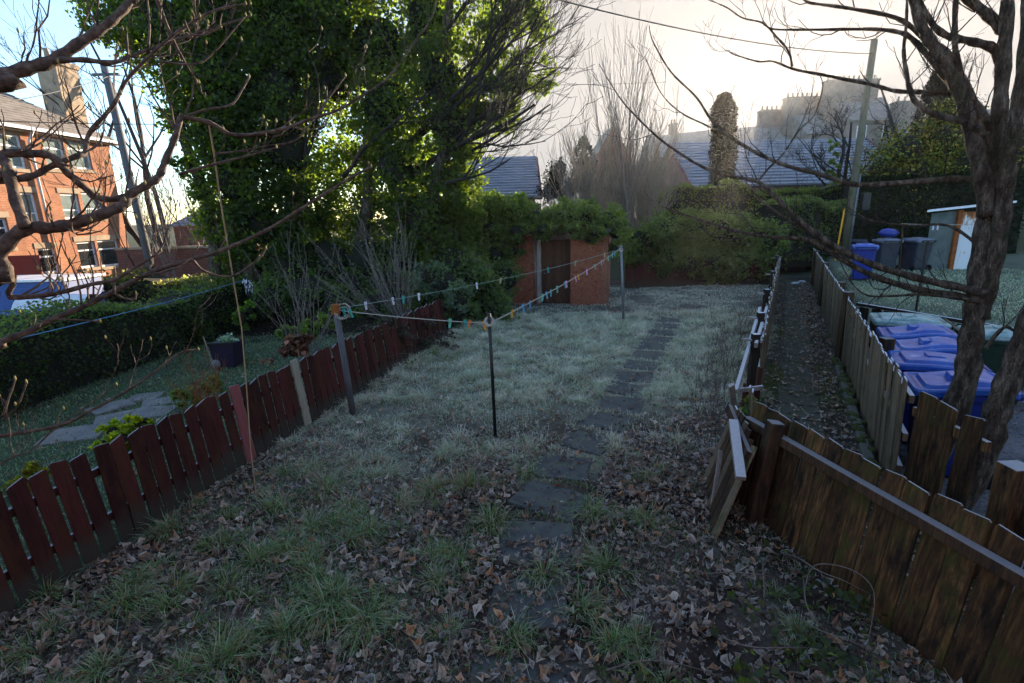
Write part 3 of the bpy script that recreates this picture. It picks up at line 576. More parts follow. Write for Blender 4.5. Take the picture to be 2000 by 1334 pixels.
# moss cushions on the kerb
mo = MB()
for k in range(70):
    y = random.uniform(4.8, 9.2); x = float(xB(y))-.14+random.uniform(-.05, .09); r = random.uniform(.025, .07); n = 6
    mo.loft([[(x+r*math.cos(2*math.pi*i/n), y+r*1.4*math.sin(2*math.pi*i/n), .11) for i in range(n)], [(x+.75*r*math.cos(2*math.pi*i/n), y+r*math.sin(2*math.pi*i/n), .125+r*.35) for i in range(n)], [(x+.3*r*math.cos(2*math.pi*i/n), y+.4*r*math.sin(2*math.pi*i/n), .125+r*.5) for i in range(n)]])
mo.build('moss', M['moss'], kb, True)['kind'] = 'stuff'
# --- wide boards round the corner
cf = thing('corner_boards', 'three wide brown fence boards with cut tops beside the tree trunk', 'fence', (3.83, 4.2, 0))
cm = [plank('board', .19, .022, h, M['near_wood'], t, s) for s, (h, t) in enumerate(((1.17, .0), (1.16, .02), (1.15, -.015)))]
for k, (y, x) in enumerate(((4.50, 3.86), (4.26, 3.85), (4.0, 3.84))): link('board', cm[k], cf, (x, y, 0), (rad(-1), rad(random.uniform(-2, 2)), rad(-88)))
MB().bar((3.9, 4.65, .95), (3.89, 3.85, .95), .045, .09).build('rail', M['near_wood'], cf)
cp = thing('corner_post', 'thick dark post at the end of the alley boards, far right', 'post', (3.72, 3.42, 0)); MB().bar((3.72, 3.42, 0), (3.70, 3.42, 1.02), .17, .17, (0, 1, 0)).build('shaft', M['near_wood'], cp, bevel=.015); MB().bar((3.76, 3.36, .4), (3.72, 3.1, .9), .05, .2).build('broken_board', M['near_wood'], cp)
# --- near fence on the right, seen from the garden
NP = [(2.24, 4.75), (2.92, 1.55)]
nf = thing('near_fence', 'damp mossy board fence with top rail, bottom right foreground', 'fence', (NP[0][0], NP[0][1], 0))
nm = [plank('board', .165, .02, 1.06, M['near_wood'], random.uniform(-.012, .012), s+50) for s in range(5)]
run(nf, NP, .18, nm, -8.0, .8, skip=((0., .08),))
nd = nrm(np.array([NP[1][0]-NP[0][0], NP[1][1]-NP[0][1], 0])); nn_ = np.array([nd[1], -nd[0], 0]); nn_ = nn_ if nn_[0] < 0 else -nn_    # garden side
def nfp(s, z, off): return np.array([NP[0][0], NP[0][1], 0])+nd*s+np.array([0, 0, z])+nn_*off-nn_*z*math.tan(rad(8))
MB().bar(nfp(.02, .86, .05), nfp(2.95, .86, .05), .075, .085).build('rail', M['rail_wood'], nf, bevel=.008)
for s, h in ((.47, 1.03),):
    pst = MB().bar(nfp(s, 0, .12), nfp(s, h, .12), .13, .13, (0, 1, 0)); po = pst.build('post', M['rail_wood'], nf, bevel=.02)
# --- broken panel leaning in the corner
pn = thing('fallen_fencing', 'broken boarded fence panel leaning on the corner of the near fence', 'fence panel', (1.85, 4.2, 0))
B0, B1, T0, T1 = np.array([1.76, 3.98, .02]), np.array([2.10, 5.15, .02]), np.array([2.16, 4.2, .82]), np.array([2.36, 5.1, .9])
for k in range(7):
    t = (k+.5)/7; a = B0+(B1-B0)*t; c = T0+(T1-T0)*t; c = c+(c-a)*random.uniform(-.04, .05); MB().bar(a, c, .018, .148, nrm(B1-B0)).build('board', M['rail_wood'] if k % 3 else M['alley_wood'], pn)
for f_ in (.9,):
    a = B0+(T0-B0)*f_; c = B1+(T1-B1)*f_; up = nrm(np.cross(B1-B0, T0-B0)); a = a+up*(.04 if up[2] > 0 else -.04); c = c+up*(.04 if up[2] > 0 else -.04); MB().bar(a, c+(c-a)*.05, .08, .045, up).build('rail', M['rail_wood'], pn)
def stick(name, label, cat, a, c, wd, th, mat, up=(0, 0, 1)):
    o = MB().bar(a, c, wd, th, up).build(name, mat, bevel=.004); return tag(o, label, cat)
stick('loose_plank', 'silvered plank lying on top of the broken leaning panel', 'plank', D(1432, 822, 4.62), D(1447, 935, 4.02), .085, .05, M['silver_wood'])
stick('loose_plank', 'short upright silvered plank beside the red stub', 'plank', G(1440, 850), D(1428, 752, 5.55), .07, .04, M['silver_wood'], (0, 1, 0))
stick('loose_plank', 'narrow grey lath standing in leaves left of the broken panel', 'lath', G(1390, 1000), D(1408, 880, 4.75), .045, .02, M['silver_wood'], (0, 1, 0))
# --- alley left fence: broken stretch then boards
AP = [(float(xA(19.5)), 19.5), (float(xA(4.75)), 4.75)]
gf = thing('broken_fence', 'broken frost-topped board fence between lawn and alley', 'fence', (AP[-1][0], AP[-1][1], 0))
gm_ = [plank('board', .125, .018, 1.12, M['alley_wood'], random.uniform(-.01, .01), s+70) for s in range(5)]
Ls = math.hypot(AP[0][0]-AP[1][0], AP[0][1]-AP[1][1])
run(gf, AP, .16, gm_, 2.5, 2.2, skip=((Ls-3.0, Ls-.7), (Ls-.45, Ls)), scale_z=lambda s: 1.02-.12*sstep(Ls-7, Ls-3.2, s))
gd = nrm(np.array([.536, 1, 0])); gn = np.array([-gd[1], gd[0], 0])
def gfp(Y, z, off): return np.array([float(xA(Y)), Y, z])+gn*off
for zz in (.35, .88): MB().bar(gfp(19.4, zz, .04), gfp(7.4, zz+.02, .05), .045, .085).build('rail', M['alley_wood'], gf)
MB().bar(gfp(9.6, 1.05, .07), gfp(7.1, .98, .1), .045, .07).build('top_rail', M['silver_wood'], gf)
for yy, hh in ((18.4, 1.25), (14.2, 1.2), (10.6, 1.25), (8.4, 1.2), (7.3, 1.1)):
    p = gfp(yy, 0, .12); MB().bar(p, p+np.array([0, 0, hh]), .1, .1, (0, 1, 0)).build('post', M['dark_wood'], gf)
    q = gfp(yy, hh-.1, .3); MB().bar(q, q-gn*.28, .05, .03).build('bracket', M['silver_wood'], gf)
stick('diagonal_brace', 'long bare pole leaning diagonally against the broken fence', 'pole', D(1438, 765, 6.0), gfp(9.0, 1.15, .16), .06, .05, M['silver_wood'], (0, 1, 0))
for (px, y0, Yd, h, lb) in ((1462, 800, 5.75, .72, 'short red-stained fence stub at the gap in the broken fence'),):
    g = D(px, y0, Yd); st = thing('fence_stub', lb, 'fence', (g[0], Yd, 0))
    for k in range(2): link('board', plank('board', .1, .02, .86-.03*k, M['red_wood'], .03, k), st, (g[0]-.04+k*.11, Yd, 0), (0, 0, rad(12)))
    MB().bar((g[0]-.14, Yd-.03, .82), (g[0]+.14, Yd-.01, .84), .03, .05).build('rail', M['silver_wood'], st)
for k, (px, py, Yd, lb) in enumerate(((1484, 722, 5.9, 'thin orange-stained post standing in the gap by the alley'),)):
    g = D(px, py, Yd); tag(MB().bar((g[0]-.02, Yd, 0), (g[0], Yd, g[2]+.03), .05, .05, (0, 1, 0)).build('gap_post', M['door_wood']), lb, 'post')
# --- low dark fence behind the near bins
df = thing('dark_fence', 'low dark fence with frosted rail behind the nearest bins', 'fence', (7.57, 10.47, 0))
dm = [plank('board', .2, .02, .82, M['dark_wood'], 0, s+90) for s in range(3)]
run(df, [(7.45, 10.8), (8.5, 7.5)], .27, dm, 0, .6); MB().bar((7.42, 10.8, .86), (8.47, 7.5, .86), .06, .06).build('rail', M['dark_wood'], df)

# ================================================================== bins
def bin_(name, label, x, y, rot, body, lid, sc_=1., z=None, group=None, curvy=False, plate=True):
    z = float(hz(x, y)) if z is None else z
    t = thing(name, label, 'wheelie bin', (x, y, z), group, rotz=rot)
    def rr(w, d, h, oy=0, n=3):
        pts = []; c = .05
        for sx, sy in ((1, 1), (-1, 1), (-1, -1), (1, -1)):
            a0 = {(1, 1): 0, (-1, 1): 90, (-1, -1): 180, (1, -1): 270}[(sx, sy)]
            for k in range(n): a = rad(a0+90*k/(n-1)); pts.append((sx*(w/2-c)+c*math.cos(a), oy+sy*(d/2-c)+c*math.sin(a), h))
        return pts
    s = sc_; b = MB()
    b.loft([rr(.42*s, .48*s, .04), rr(.44*s, .5*s, .1), rr(.53*s, .62*s, .92), rr(.59*s, .7*s, .93), rr(.59*s, .7*s, 1.0)]); b.build('body', body, t, bevel=0)
    def rl(w, d, h, c=.07):                     # rounded outline with points along the long sides
        P_ = []; kk = 4
        cs = [(w/2-c, -d/2+c, -90), (w/2-c, d/2-c, 0), (-w/2+c, d/2-c, 90), (-w/2+c, -d/2+c, 180)]
        for i, (px_, py_, a0) in enumerate(cs):
            for k in range(4): a = rad(a0+30*k); P_.append((px_+c*math.cos(a), py_+c*math.sin(a)))
            q_ = cs[(i+1) % 4]; e0 = P_[-1]; a = rad(q_[2]); e1 = (q_[0]+c*math.cos(a), q_[1]+c*math.sin(a))
            for k in range(1, kk+1): P_.append((e0[0]+(e1[0]-e0[0])*k/(kk+1), e0[1]+(e1[1]-e0[1])*k/(kk+1)))
        bend = lambda y: (.045*math.sin((y/(d/2)+.15)*2.2) if curvy else .02*(1-(y/(d/2))**2))
        return [(x_, y_, h+bend(y_)) for x_, y_ in P_]
    w0, d0 = .62*s, .76*s; l = MB()
    l.loft([rl(w0, d0, .975), rl(w0+.015, d0+.015, .98), rl(w0+.015, d0+.015, 1.03), rl(w0-.01, d0-.01, 1.052), rl(w0-.06, d0-.06, 1.055), rl(w0-.09, d0-.09, 1.04), rl(w0-.17, d0-.2, 1.045), rl(w0-.21, d0-.24, 1.082), rl(w0-.30, d0-.34, 1.09), rl((w0-.3)*.5, (d0-.34)*.5, 1.094), rl((w0-.3)*.1, (d0-.34)*.1, 1.095, .004)]); lo = l.build('lid', lid, t, False)
    for sx in (-1, 1): MB().box(sx*.2*s-.03, sx*.2*s+.03, d0/2-.02, d0/2+.045, .97, 1.03).build('hinge', body, lo)
    if plate: MB().hexa([(-.09*s, -.08*s, 1.06), (.09*s, -.08*s, 1.06), (.09*s, .08*s, 1.06), (-.09*s, .08*s, 1.06), (-.085*s, -.075*s, 1.125), (.085*s, -.075*s, 1.125), (.085*s, .075*s, 1.125), (-.085*s, .075*s, 1.125)]).build('label_panel', lid, lo)
    MB().tube([(-.24*s, .35*s, .99), (-.24*s, .42*s, 1.03), (.24*s, .42*s, 1.03), (.24*s, .35*s, .99)], .018, 8).build('handle', body, t, True)
    for sx in (-1, 1):
        MB().tube([(sx*.25*s, .27*s, .1), (sx*.3*s, .27*s, .1)], .1, 14).build('wheel', M['black'], t)
    return t
RB = -rad(90)+rad(-28)+math.pi        # lids' hinges away from the alley fence
RB = rad(-90)+rad(28)*-1
HB = math.atan2(1, .525)-math.pi/2-math.pi/2
g_ = 'blue bins behind the alley fence'
bin_('wheelie_bin', 'blue wheelie bin nearest the tree trunk, frosted lid with label', 4.78, 5.22, HB, M['bin_blue'], M['bin_lid'], 1.12, 0, g_, True)
bin_('wheelie_bin', 'blue wheelie bin with flat lid, second from the tree trunk', 5.14, 5.98, HB, M['bin_blue'], M['bin_lid'], 1.12, 0, g_, False)
bin_('wheelie_bin', 'blue wheelie bin with wavy lid, third from the tree trunk', 5.64, 6.70, HB, M['bin_blue'], M['bin_lid'], 1.15, 0, g_, True)
bin_('wheelie_bin', 'blue wheelie bin with wavy lid beside the big green bin', 6.10, 7.52, HB, M['bin_blue'], M['bin_lid'], 1.15, 0, g_, True)
bin_('wheelie_bin', 'large green bin with frosted lid behind the blue bins', 6.62, 8.35, HB, M['bin_green'], M['bin_green_lid'], 1.3, 0)
bin_('wheelie_bin', 'green wheelie bin between the two tree trunks', 7.2, 7.3, HB+math.pi, M['bin_green'], M['bin_green_lid'], 1.15, 0)
fg = 'bins by the far neighbour shed'
p = G(1680, 548, .66); bin_('wheelie_bin', 'bright blue wheelie bin beside the utility pole', p[0], p[1], rad(150), M['bin_blue'], M['bin_lid'], 1.05, None, fg, False)
p = G(1722, 524, .68); bin_('wheelie_bin', 'dark grey wheelie bin with blue bag on its lid', p[0]-.3, p[1]-.5, rad(165), M['bin_grey'], M['bin_grey_lid'], 1.1, None, fg)
q = np.array([p[0]-.3, p[1]-.5]); zb = float(hz(*q))
p = G(1772, 526, .68); bin_('wheelie_bin', 'dark grey wheelie bin nearest the rusty shed', p[0], p[1]-.2, rad(190), M['bin_grey'], M['bin_grey_lid'], 1.2, None, fg)
bg_ = MB(); n = 8
for i in range(5):
    a = math.pi*i/4-math.pi/2; r = .3*math.cos(a)+.02; z = zb+1.28+.16*math.sin(a); bg_.v += [(q[0]+r*math.cos(2*math.pi*k/n)*(1+.25*math.sin(3.1*k+i)), q[1]+.8*r*math.sin(2*math.pi*k/n), z+.02*math.sin(5*k)) for k in range(n)]
bg_.f = [(i*n+k, i*n+(k+1) % n, (i+1)*n+(k+1) % n, (i+1)*n+k) for i in range(4) for k in range(n)]
tag(bg_.build('blue_bag', M['bin_blue'], smooth=True), 'crumpled blue bag on top of a grey bin', 'bag')
p = G(1668, 505, .66); b = MB(); m = 16
for i in range(m):
    a = 2*math.pi*i/m
    for k in range(6): c = 2*math.pi*k/6; rr_ = .33+.11*math.cos(c); b.v.append((p[0]+rr_*math.cos(a), p[1]+rr_*math.sin(a), float(hz(p[0], p[1]))+.72+.1*math.sin(c)))
b.f = [(i*6+k, ((i+1) % m)*6+k, ((i+1) % m)*6+(k+1) % 6, i*6+(k+1) % 6) for i in range(m) for k in range(6)]
b.tube([(p[0], p[1], float(hz(p[0], p[1]))), (p[0], p[1], float(hz(p[0], p[1]))+.62)], .42, 12); tag(b.build('dark_barrel', M['bin_grey'], smooth=True), 'round dark tub behind the bright blue bin', 'tub')
p = G(1553, 530); b = MB(); b.tube([(p[0], p[1], 0), (p[0], p[1], .1), (p[0], p[1], 1.12), (p[0], p[1], 1.16)], [.38, .4, .44, .47], 16); tag(b.build('compost_barrel', M['purple_plastic'], smooth=True), 'dark purple barrel at the far end of the alley', 'barrel')
# --- rusty metal shed
p = G(1802, 526, .7); q = G(1905, 527, .7); zb = .64
ms_ = thing('metal_shed', 'dull green lock-up shed with white rust-streaked door', 'shed', (p[0], p[1], zb)); x0, y0 = p[0], p[1]; dx = 1.0
mr, n_, p_ = nodes('white_rusty_door', .6, .3); v_ = coords(n_, (3, 3, .9), False); s_ = n_.nodes.new('ShaderNodeSeparateXYZ'); tc_ = n_.nodes.new('ShaderNodeTexCoord'); n_.links.new(tc_.outputs['Generated'], s_.inputs[0])
f_ = math_(n_, 'ADD', noise(n_, v_, 3, 6, .7), math_(n_, 'MULTIPLY', math_(n_, 'POWER', s_.outputs[2], 5), .28)); n_.links.new(ramp(n_, f_, [(.58, (.62, .63, .66)), (.68, (.35, .13, .03)), (.8, (.2, .06, .015))]).outputs[0], p_.inputs['Base Color'])
def msp(u, v, z): return np.array([x0+u+.84*v, y0-.12*u+v, zb+z])      # u across the front, v away from the viewer
MB().hexa([msp(0, 0, 0), msp(.78, 0, 0), msp(.78, 2.4, 0), msp(0, 2.4, 0), msp(0, 0, 1.95), msp(.78, 0, 2.02), msp(.78, 2.4, 2.02), msp(0, 2.4, 1.95)]).build('side_wall', M['shed_green'], ms_)
MB().bar(msp(.86, -.03, 0), msp(.86, -.03, 2.05), .15, .1, (0, 1, 0)).build('door_post', M['rust'], ms_)
MB().hexa([msp(.94, 0, .02), msp(1.66, 0, .02), msp(1.66, .04, .02), msp(.94, .04, .02), msp(.94, 0, 1.98), msp(1.66, 0, 1.98), msp(1.66, .04, 1.98), msp(.94, .04, 1.98)]).build('door', mr, ms_)
MB().bar(msp(1.7, -.03, 0), msp(1.7, -.03, 2.0), .05, .08, (0, 1, 0)).build('door_post', M['rust'], ms_)
MB().hexa([msp(1.74, 0, 0), msp(2.3, 0, 0), msp(2.3, 2.4, 0), msp(1.74, 2.4, 0), msp(1.74, 0, 2.05), msp(2.3, 0, 2.08), msp(2.3, 2.4, 2.08), msp(1.74, 2.4, 2.05)]).build('end_wall', M['shed_green'], ms_)
MB().hexa([msp(-.15, -.2, 2.0), msp(2.5, -.2, 2.24), msp(2.5, 2.5, 2.24), msp(-.15, 2.5, 2.0), msp(-.15, -.2, 2.06), msp(2.5, -.2, 2.3), msp(2.5, 2.5, 2.3), msp(-.15, 2.5, 2.06)]).build('roof', M['white'], ms_)

# ================================================================== poles, lines, pegs
def pole(name, label, px0, px1, r0, r1, mat, z0=0., head=None):
    a = G(*px0, z0); c = D(*px1, a[1]); t = thing(name, label, 'pole', (a[0], a[1], z0)); MB().tube([a-np.array([0, 0, .1]), a+(c-a)*.5, c], [r0, (r0+r1)/2, r1], 12).build('shaft', mat, t, True); return t, a, c
tL, aL, cL = pole('clothes_pole', 'grey wooden clothes pole beside the red fence, rope bundle on top', (692, 822), (655, 598), .048, .042, M['post_wood'])
tM, aM, cM = pole('clothes_pole', 'thin black metal clothes pole in the middle of the lawn', (968, 856), (955, 612), .022, .022, M['black'])
tF, aF, cF = pole('clothes_pole', 'grey steel clothes pole in front of the brick shed', (1218, 628), (1213, 480), .034, .032, M['steel'])
MB().tube([cM+np.array([0, 0, -.25]), cM, cM+np.array([-.04, 0, .01])], .007, 6).build('hook', M['steel'], tM); MB().tube([cF, cF+np.array([-.06, 0, .0])], .02, 6).build('cap', M['steel'], tF)
def coil(c, r, n, seed, ax=0):
    rr_ = random.Random(seed); pts = []
    for k in range(n*10):
        a = 2*math.pi*k/10; q = r*(1+.25*math.sin(k*.37)); pts.append(np.array(c)+np.array([q*math.cos(a)*(1 if ax == 0 else .3), q*.5*math.sin(a*1.01+.4), q*math.sin(a)+rr_.uniform(-.004, .004)]))
    return pts
MB().tube(coil(cL+np.array([.1, -.02, -.08]), .09, 3, 1), .005, 5).build('rope_coil', M['rope'], tL); MB().tube(coil(cM+np.array([0, -.02, -.1]), .05, 5, 2), .006, 5).build('rope_coil', M['rope'], tM); MB().tube(coil(cF+np.array([0, -.02, -.1]), .04, 4, 3), .006, 5).build('rope_coil', M['rope'], tF)
MB().box(cL[0]-.05, cL[0]+.05, cL[1]-.05, cL[1]+.05, cL[2]-.12, cL[2]+.03).build('peg_bag', M['rust'], tL, bevel=.01)
def sag(a, c, s, n=24): return [np.array(a)+(np.array(c)-np.array(a))*(k/n)-np.array([0, 0, s*4*(k/n)*(1-k/n)]) for k in range(n+1)]
eL, eM, eF = cL+np.array([.05, 0, -.06]), cM+np.array([0, 0, -.13]), cF+np.array([0, 0, -.07])
l1, l2, l3 = sag(eL, eM, .02), sag(eM, eF, .06), sag(eL+np.array([0, 0, .03]), eF+np.array([0, .04, -.02]), .10)
tag(MB().tube(l1, .006, 5).build('clothes_line', M['rope']), 'pale washing line from the wooden pole to the black pole', 'washing line'); tag(MB().tube(l2, .007, 5).build('clothes_line', M['rope']), 'pale washing line full of pegs from black pole to steel pole', 'washing line')
l3c = M_plain('green_plastic_line', (.2, .34, .3), .5); tag(MB().tube(l3, .0045, 5).build('clothes_line', l3c), 'thin green washing line from the wooden pole to the steel pole', 'washing line')
ORD = ['first', 'second', 'third', 'fourth', 'fifth', 'sixth', 'seventh', 'eighth', 'ninth', 'tenth', 'eleventh', 'twelfth', 'thirteenth', 'fourteenth', 'fifteenth', 'sixteenth', 'seventeenth', 'eighteenth']
def peg_meshes(cn):
    m = M['peg_'+cn]; a = MB().hexa([(-.007, -.006, -.06), (-.001, -.006, -.06), (-.001, .006, -.06), (-.007, .006, -.06), (-.013, -.006, .022), (-.004, -.006, .022), (-.004, .006, .022), (-.013, .006, .022)]).mesh('peg_leg', m)
    c = MB().hexa([(.001, -.006, -.06), (.007, -.006, -.06), (.007, .006, -.06), (.001, .006, -.06), (.004, -.006, .022), (.013, -.006, .022), (.013, .006, .022), (.004, .006, .022)]).mesh('peg_leg', m)
    s = MB().tube([(-.008, -.008, -.012), (.008, -.008, -.012)], .004, 6).mesh('spring', M['steel']); return a, c, s
PM = {}
def pegs(line, xs, cols, where):
    P = np.array(line)
    sx = np.array([CX+FPX*((p-CAMP) @ RT)/((p-CAMP) @ FW) for p in P])
    for k, (x, cn) in enumerate(zip(xs, cols)):
        q = np.array([np.interp(x, sx, P[:, i]) for i in range(3)]); PM.setdefault(cn, peg_meshes(cn)); d = nrm(P[-1]-P[0])
        t = thing('clothes_peg', f'{cn} peg, {ORD[k]} from the {where}', 'clothes peg', q, 'pegs on the washing lines'); t.rotation_euler = (rad(random.uniform(-14, 14)), rad(random.uniform(-20, 20)), math.atan2(d[1], d[0])+rad(random.uniform(-15, 15))); t.scale = (1.45, 1.6, 1.45)
        for nm, me in zip(('leg', 'leg', 'spring'), PM[cn]): o = bpy.data.objects.new(nm, me); COL.objects.link(o); o.parent = t
pegs(l1, (672, 684, 879, 909, 917, 946), ('teal', 'teal', 'green', 'teal', 'orange', 'yellow'), 'wooden pole on the near line')
pegs(l2, (1001, 1021, 1035, 1060, 1067, 1076, 1088, 1103, 1106, 1124, 1129, 1146, 1162, 1175, 1179, 1188, 1196, 1201), ('yellow', 'blue', 'blue', 'green', 'blue', 'teal', 'green', 'teal', 'pink', 'pink', 'yellow', 'pink', 'teal', 'blue', 'orange', 'green', 'green', 'blue'), 'black pole on the line to the steel pole')
pegs(l3, (714, 767, 788, 818, 931, 978, 1070, 1124, 1181), ('white', 'white', 'teal', 'white', 'white', 'wooden', 'teal', 'green', 'wooden'), 'wooden pole on the thin far line')
# neighbour's pole with white bundle and blue line
a = G(500, 640); c = D(482, 545, a[1]); nt_ = thing('clothes_pole', 'dark neighbour clothes pole with a white bundle at its top', 'pole', (a[0], a[1], 0)); MB().tube([a, c], .03, 8).build('shaft', M['black'], nt_, True)
b = MB(); 
for k in range(26): q = c+np.array([random.uniform(-.1, .1), random.uniform(-.05, .05), random.uniform(-.32, .02)]); b.bar(q, q+np.array([random.uniform(-.05, .05), 0, -.1]), .02, .02)
b.build('peg_bundle', M['white'], nt_)
e = D(-60, 683, 5.6); tag(MB().tube(sag(c, e, .05), .008, 5).build('clothes_line', M['blue_rope']), 'blue washing line across the left neighbour garden', 'washing line')
# thin hanging cord by the fence
a = G(503, 985); pts = [D(408, 241, 3.05), D(418, 300, 3.15), D(432, 400, 3.35), D(455, 540, 3.65), D(472, 640, 3.9), D(482, 760, 4.25), D(490, 880, 4.65), np.array([a[0], a[1], .05])]
tag(MB().tube(pts, .0055, 5).build('hanging_cord', M['cord']), 'thin straw-coloured cord hanging from a branch to the grass', 'cord')
# --- utility poles and wires
a = G(1648, 500, .6); a = np.array([*D(1648, 492, 22)[:2], .6]); c = D(1708, 78, 22)
up_ = thing('utility_pole', 'tall green-tinged wooden utility pole beside the far bins', 'utility pole', a); MB().tube([a, a+(c-a)*.5, c], [.14, .13, .12], 14).build('shaft', M['pole_wood'], up_, True)
d = np.array([.17, -.05, 0]); MB().tube([a+d, a+(c-a)*.42+d], .05, 8).build('cable_conduit', M['steel'], up_, True); q = a+(c-a)*.3+np.array([.45, -.2, 0]); MB().box(q[0]-.16, q[0]+.16, q[1]-.1, q[1]+.1, q[2]-.45, q[2]+.25).build('junction_box', M['black'], up_, bevel=.02)
MB().tube([a+np.array([-.45, -.2, 0]), a+np.array([-.3, -.15, 2.2])], .035, 6).build('yellow_stay_guard', M['peg_yellow'], up_)
a2 = np.array([*D(300, 545, 21)[:2], 0.]); c2 = D(203, 128, 21); u2 = thing('utility_pole', 'tall grey pole in front of the brick house, left', 'utility pole', a2); MB().tube([a2, a2+(c2-a2)*.5, c2], [.15, .135, .12], 12).build('shaft', M['post_wood'], u2, True)
MB().bar(c2+np.array([-.5, 0, -.3]), c2+np.array([.5, 0, -.3]), .08, .08).build('crossarm', M['post_wood'], u2)
for k, (pa, Ya, pb, Yb, s, lb) in enumerate((((1060, -8), 12, (1706, 105), 22, .25, 'overhead wire crossing the sky to the wooden utility pole'), ((204, 145), 21, (1000, 175), 30, .3, 'thin wire from the grey pole into the ivy tree'), ((-40, 235), 16, (520, 238), 24, .1, 'dark wire passing in front of the brick house chimney'), ((1040, 166), 30, (1300, 160), 40, .05, 'thin far wire behind the bare shrubs'), ((-30, 205), 15, (215, 148), 21, .1, 'wire running to the top of the grey pole'))):
    tag(MB().tube(sag(D(*pa, Ya), D(*pb, Yb), s), .014 if k else .016, 5).build('overhead_wire', M['cable']), lb, 'wire')
p = G(1800, 528, .7); aa = np.array([*D(1763, 503, 15.5)[:2], .66]); b_ = D(1763, 437, 15.5); nc = thing('clothes_pole', 'thin leaning rod holding the far neighbour line by the bins', 'pole', aa); MB().tube([aa, b_], .025, 6).build('shaft', M['rail_wood'], nc)
lf_ = sag(b_, D(1925, 437, 15.0), .03); tag(MB().tube(lf_, .008, 5).build('clothes_line', M['rope']), 'pale washing line in front of the rusty shed', 'washing line')
for k, x in enumerate((1823, 1832)):
    q = D(x, 441, 15.3); PM.setdefault('white', peg_meshes('white')); t = thing('clothes_peg', f'white peg in front of the rusty shed, {ORD[k]} from the left', 'clothes peg', q, 'pegs on the washing lines'); t.scale = (2, 2, 2)
    for nm, me in zip(('leg', 'leg', 'spring'), PM['white']): o = bpy.data.objects.new(nm, me); COL.objects.link(o); o.parent = t
a = G(1785, 590, .68); aa = np.array([*D(1790, 600, 11.2)[:2], .6]); MBp = thing('fence_rod', 'dark rod standing behind the low dark fence', 'post', aa); MB().tube([aa-np.array([0, 0, .5]), D(1812, 470, 11.2)], .028, 6).build('shaft', M['black'], MBp)

# ================================================================== vegetation
LEAF = np.array([(0, 0, 0), (.42, .5, .10), (0, 1, -.06), (-.42, .5, .10)]); LEAFT = np.array([(0, 1, 2), (0, 2, 3)])
def frames(nv, roll):
    n = len(nv); nv = nv/np.linalg.norm(nv, axis=1, keepdims=True); r = rng.normal(size=(n, 3)); y = r-(r*nv).sum(1, keepdims=True)*nv; y /= np.linalg.norm(y, axis=1, keepdims=True); x = np.cross(y, nv); return np.stack([x, y, nv], 1)     # rows
def stamp(tv, tt, pos, fr, size, col):
    V = np.einsum('kj,njc->nkc', tv, fr)*size[:, None, None]+pos[:, None]; n, k = V.shape[:2]
    T = (tt[None]+np.arange(n)[:, None, None]*k).reshape(-1, 3); return V.reshape(-1, 3), T, np.repeat(col, k, 0)
def cloud(clumps, leaf=.1, cols=((.03, .055, .018),), sub=45, sig=.22, up=.35, tv=LEAF, tt=LEAFT, jit=.35, fill=.35):
    Vs, Ts, Cs, o = [], [], [], 0; cols = np.array(cols)
    for (c, r, n) in clumps:
        c = np.array(c, float); r = np.array(r, float) if not np.isscalar(r) else np.full(3, float(r)); K = max(3, n//sub)
        u = rng.normal(size=(K, 3)); u /= np.linalg.norm(u, axis=1, keepdims=True); q = (1-fill)+fill*rng.random((K, 1))**.5
        q = np.where(rng.random((K, 1)) < .2, rng.random((K, 1))*.8, q); sc_ = c+u*q*r*.92
        ids = rng.integers(0, K, n); off = rng.normal(size=(n, 3))*sig*min(1.2, r.mean()); off[:, 2] *= .8; p = sc_[ids]+off
        out = (p-c)/r; nv = out/(np.linalg.norm(out, axis=1, keepdims=True)+1e-6)*.55+rng.normal(size=(n, 3))*.75+np.array([0, 0, up])
        ci = cols[rng.integers(0, len(cols), K)][ids]; col = ci*(1+rng.normal(size=(n, 1))*jit).clip(.4, 1.9)*(1+rng.normal(size=(n, 3))*.08)
        V, T, C = stamp(tv, tt, p, frames(nv, 0), leaf*(.6+.8*rng.random(n)), col.clip(.003, .8)); Vs.append(V); Ts.append(T+o); Cs.append(C); o += len(V)
    return np.concatenate(Vs), np.concatenate(Ts), np.concatenate(Cs)
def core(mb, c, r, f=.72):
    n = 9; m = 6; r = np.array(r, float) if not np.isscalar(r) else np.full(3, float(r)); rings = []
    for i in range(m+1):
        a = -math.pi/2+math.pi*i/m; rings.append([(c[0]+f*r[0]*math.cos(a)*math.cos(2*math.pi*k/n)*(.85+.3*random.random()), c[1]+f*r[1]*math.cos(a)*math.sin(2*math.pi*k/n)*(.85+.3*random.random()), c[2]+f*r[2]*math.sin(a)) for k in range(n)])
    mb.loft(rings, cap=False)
GREEN = ((.012, .025, .011), (.016, .032, .012), (.008, .019, .010), (.022, .038, .012)); COOL = ((.022, .042, .026), (.03, .055, .032), (.018, .034, .022))
def pc(x, y, r, Yd, n, zr=1., yr=None): return (D(x, y, Yd), (r*Yd/1000, (yr or r*Yd/1000*.8), r*Yd/1000*zr), n)
def bush(name, label, cat, clumps, leaf, cols, base, matk='leaf', stems=None, corek=.7, group=None, **kw):
    t = thing(name, label, cat, base, group); V, T, C = cloud(clumps, leaf, cols, **kw); npmesh('foliage', V, T, C, M[matk], t)['kind'] = 'stuff'
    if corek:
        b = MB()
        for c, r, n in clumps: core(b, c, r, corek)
        b.build('dark_core', M['soil'], t, True)  # solid dark lumps added to stop light showing through, no real branches
    if stems:
        b = MB()
        for a, c, r0, r1 in stems: b.tube(sag(a, c, -.05, 6), list(np.linspace(r0, r1, 7)), 6)
        b.build('stem', M['bark'], t, True)
    return t
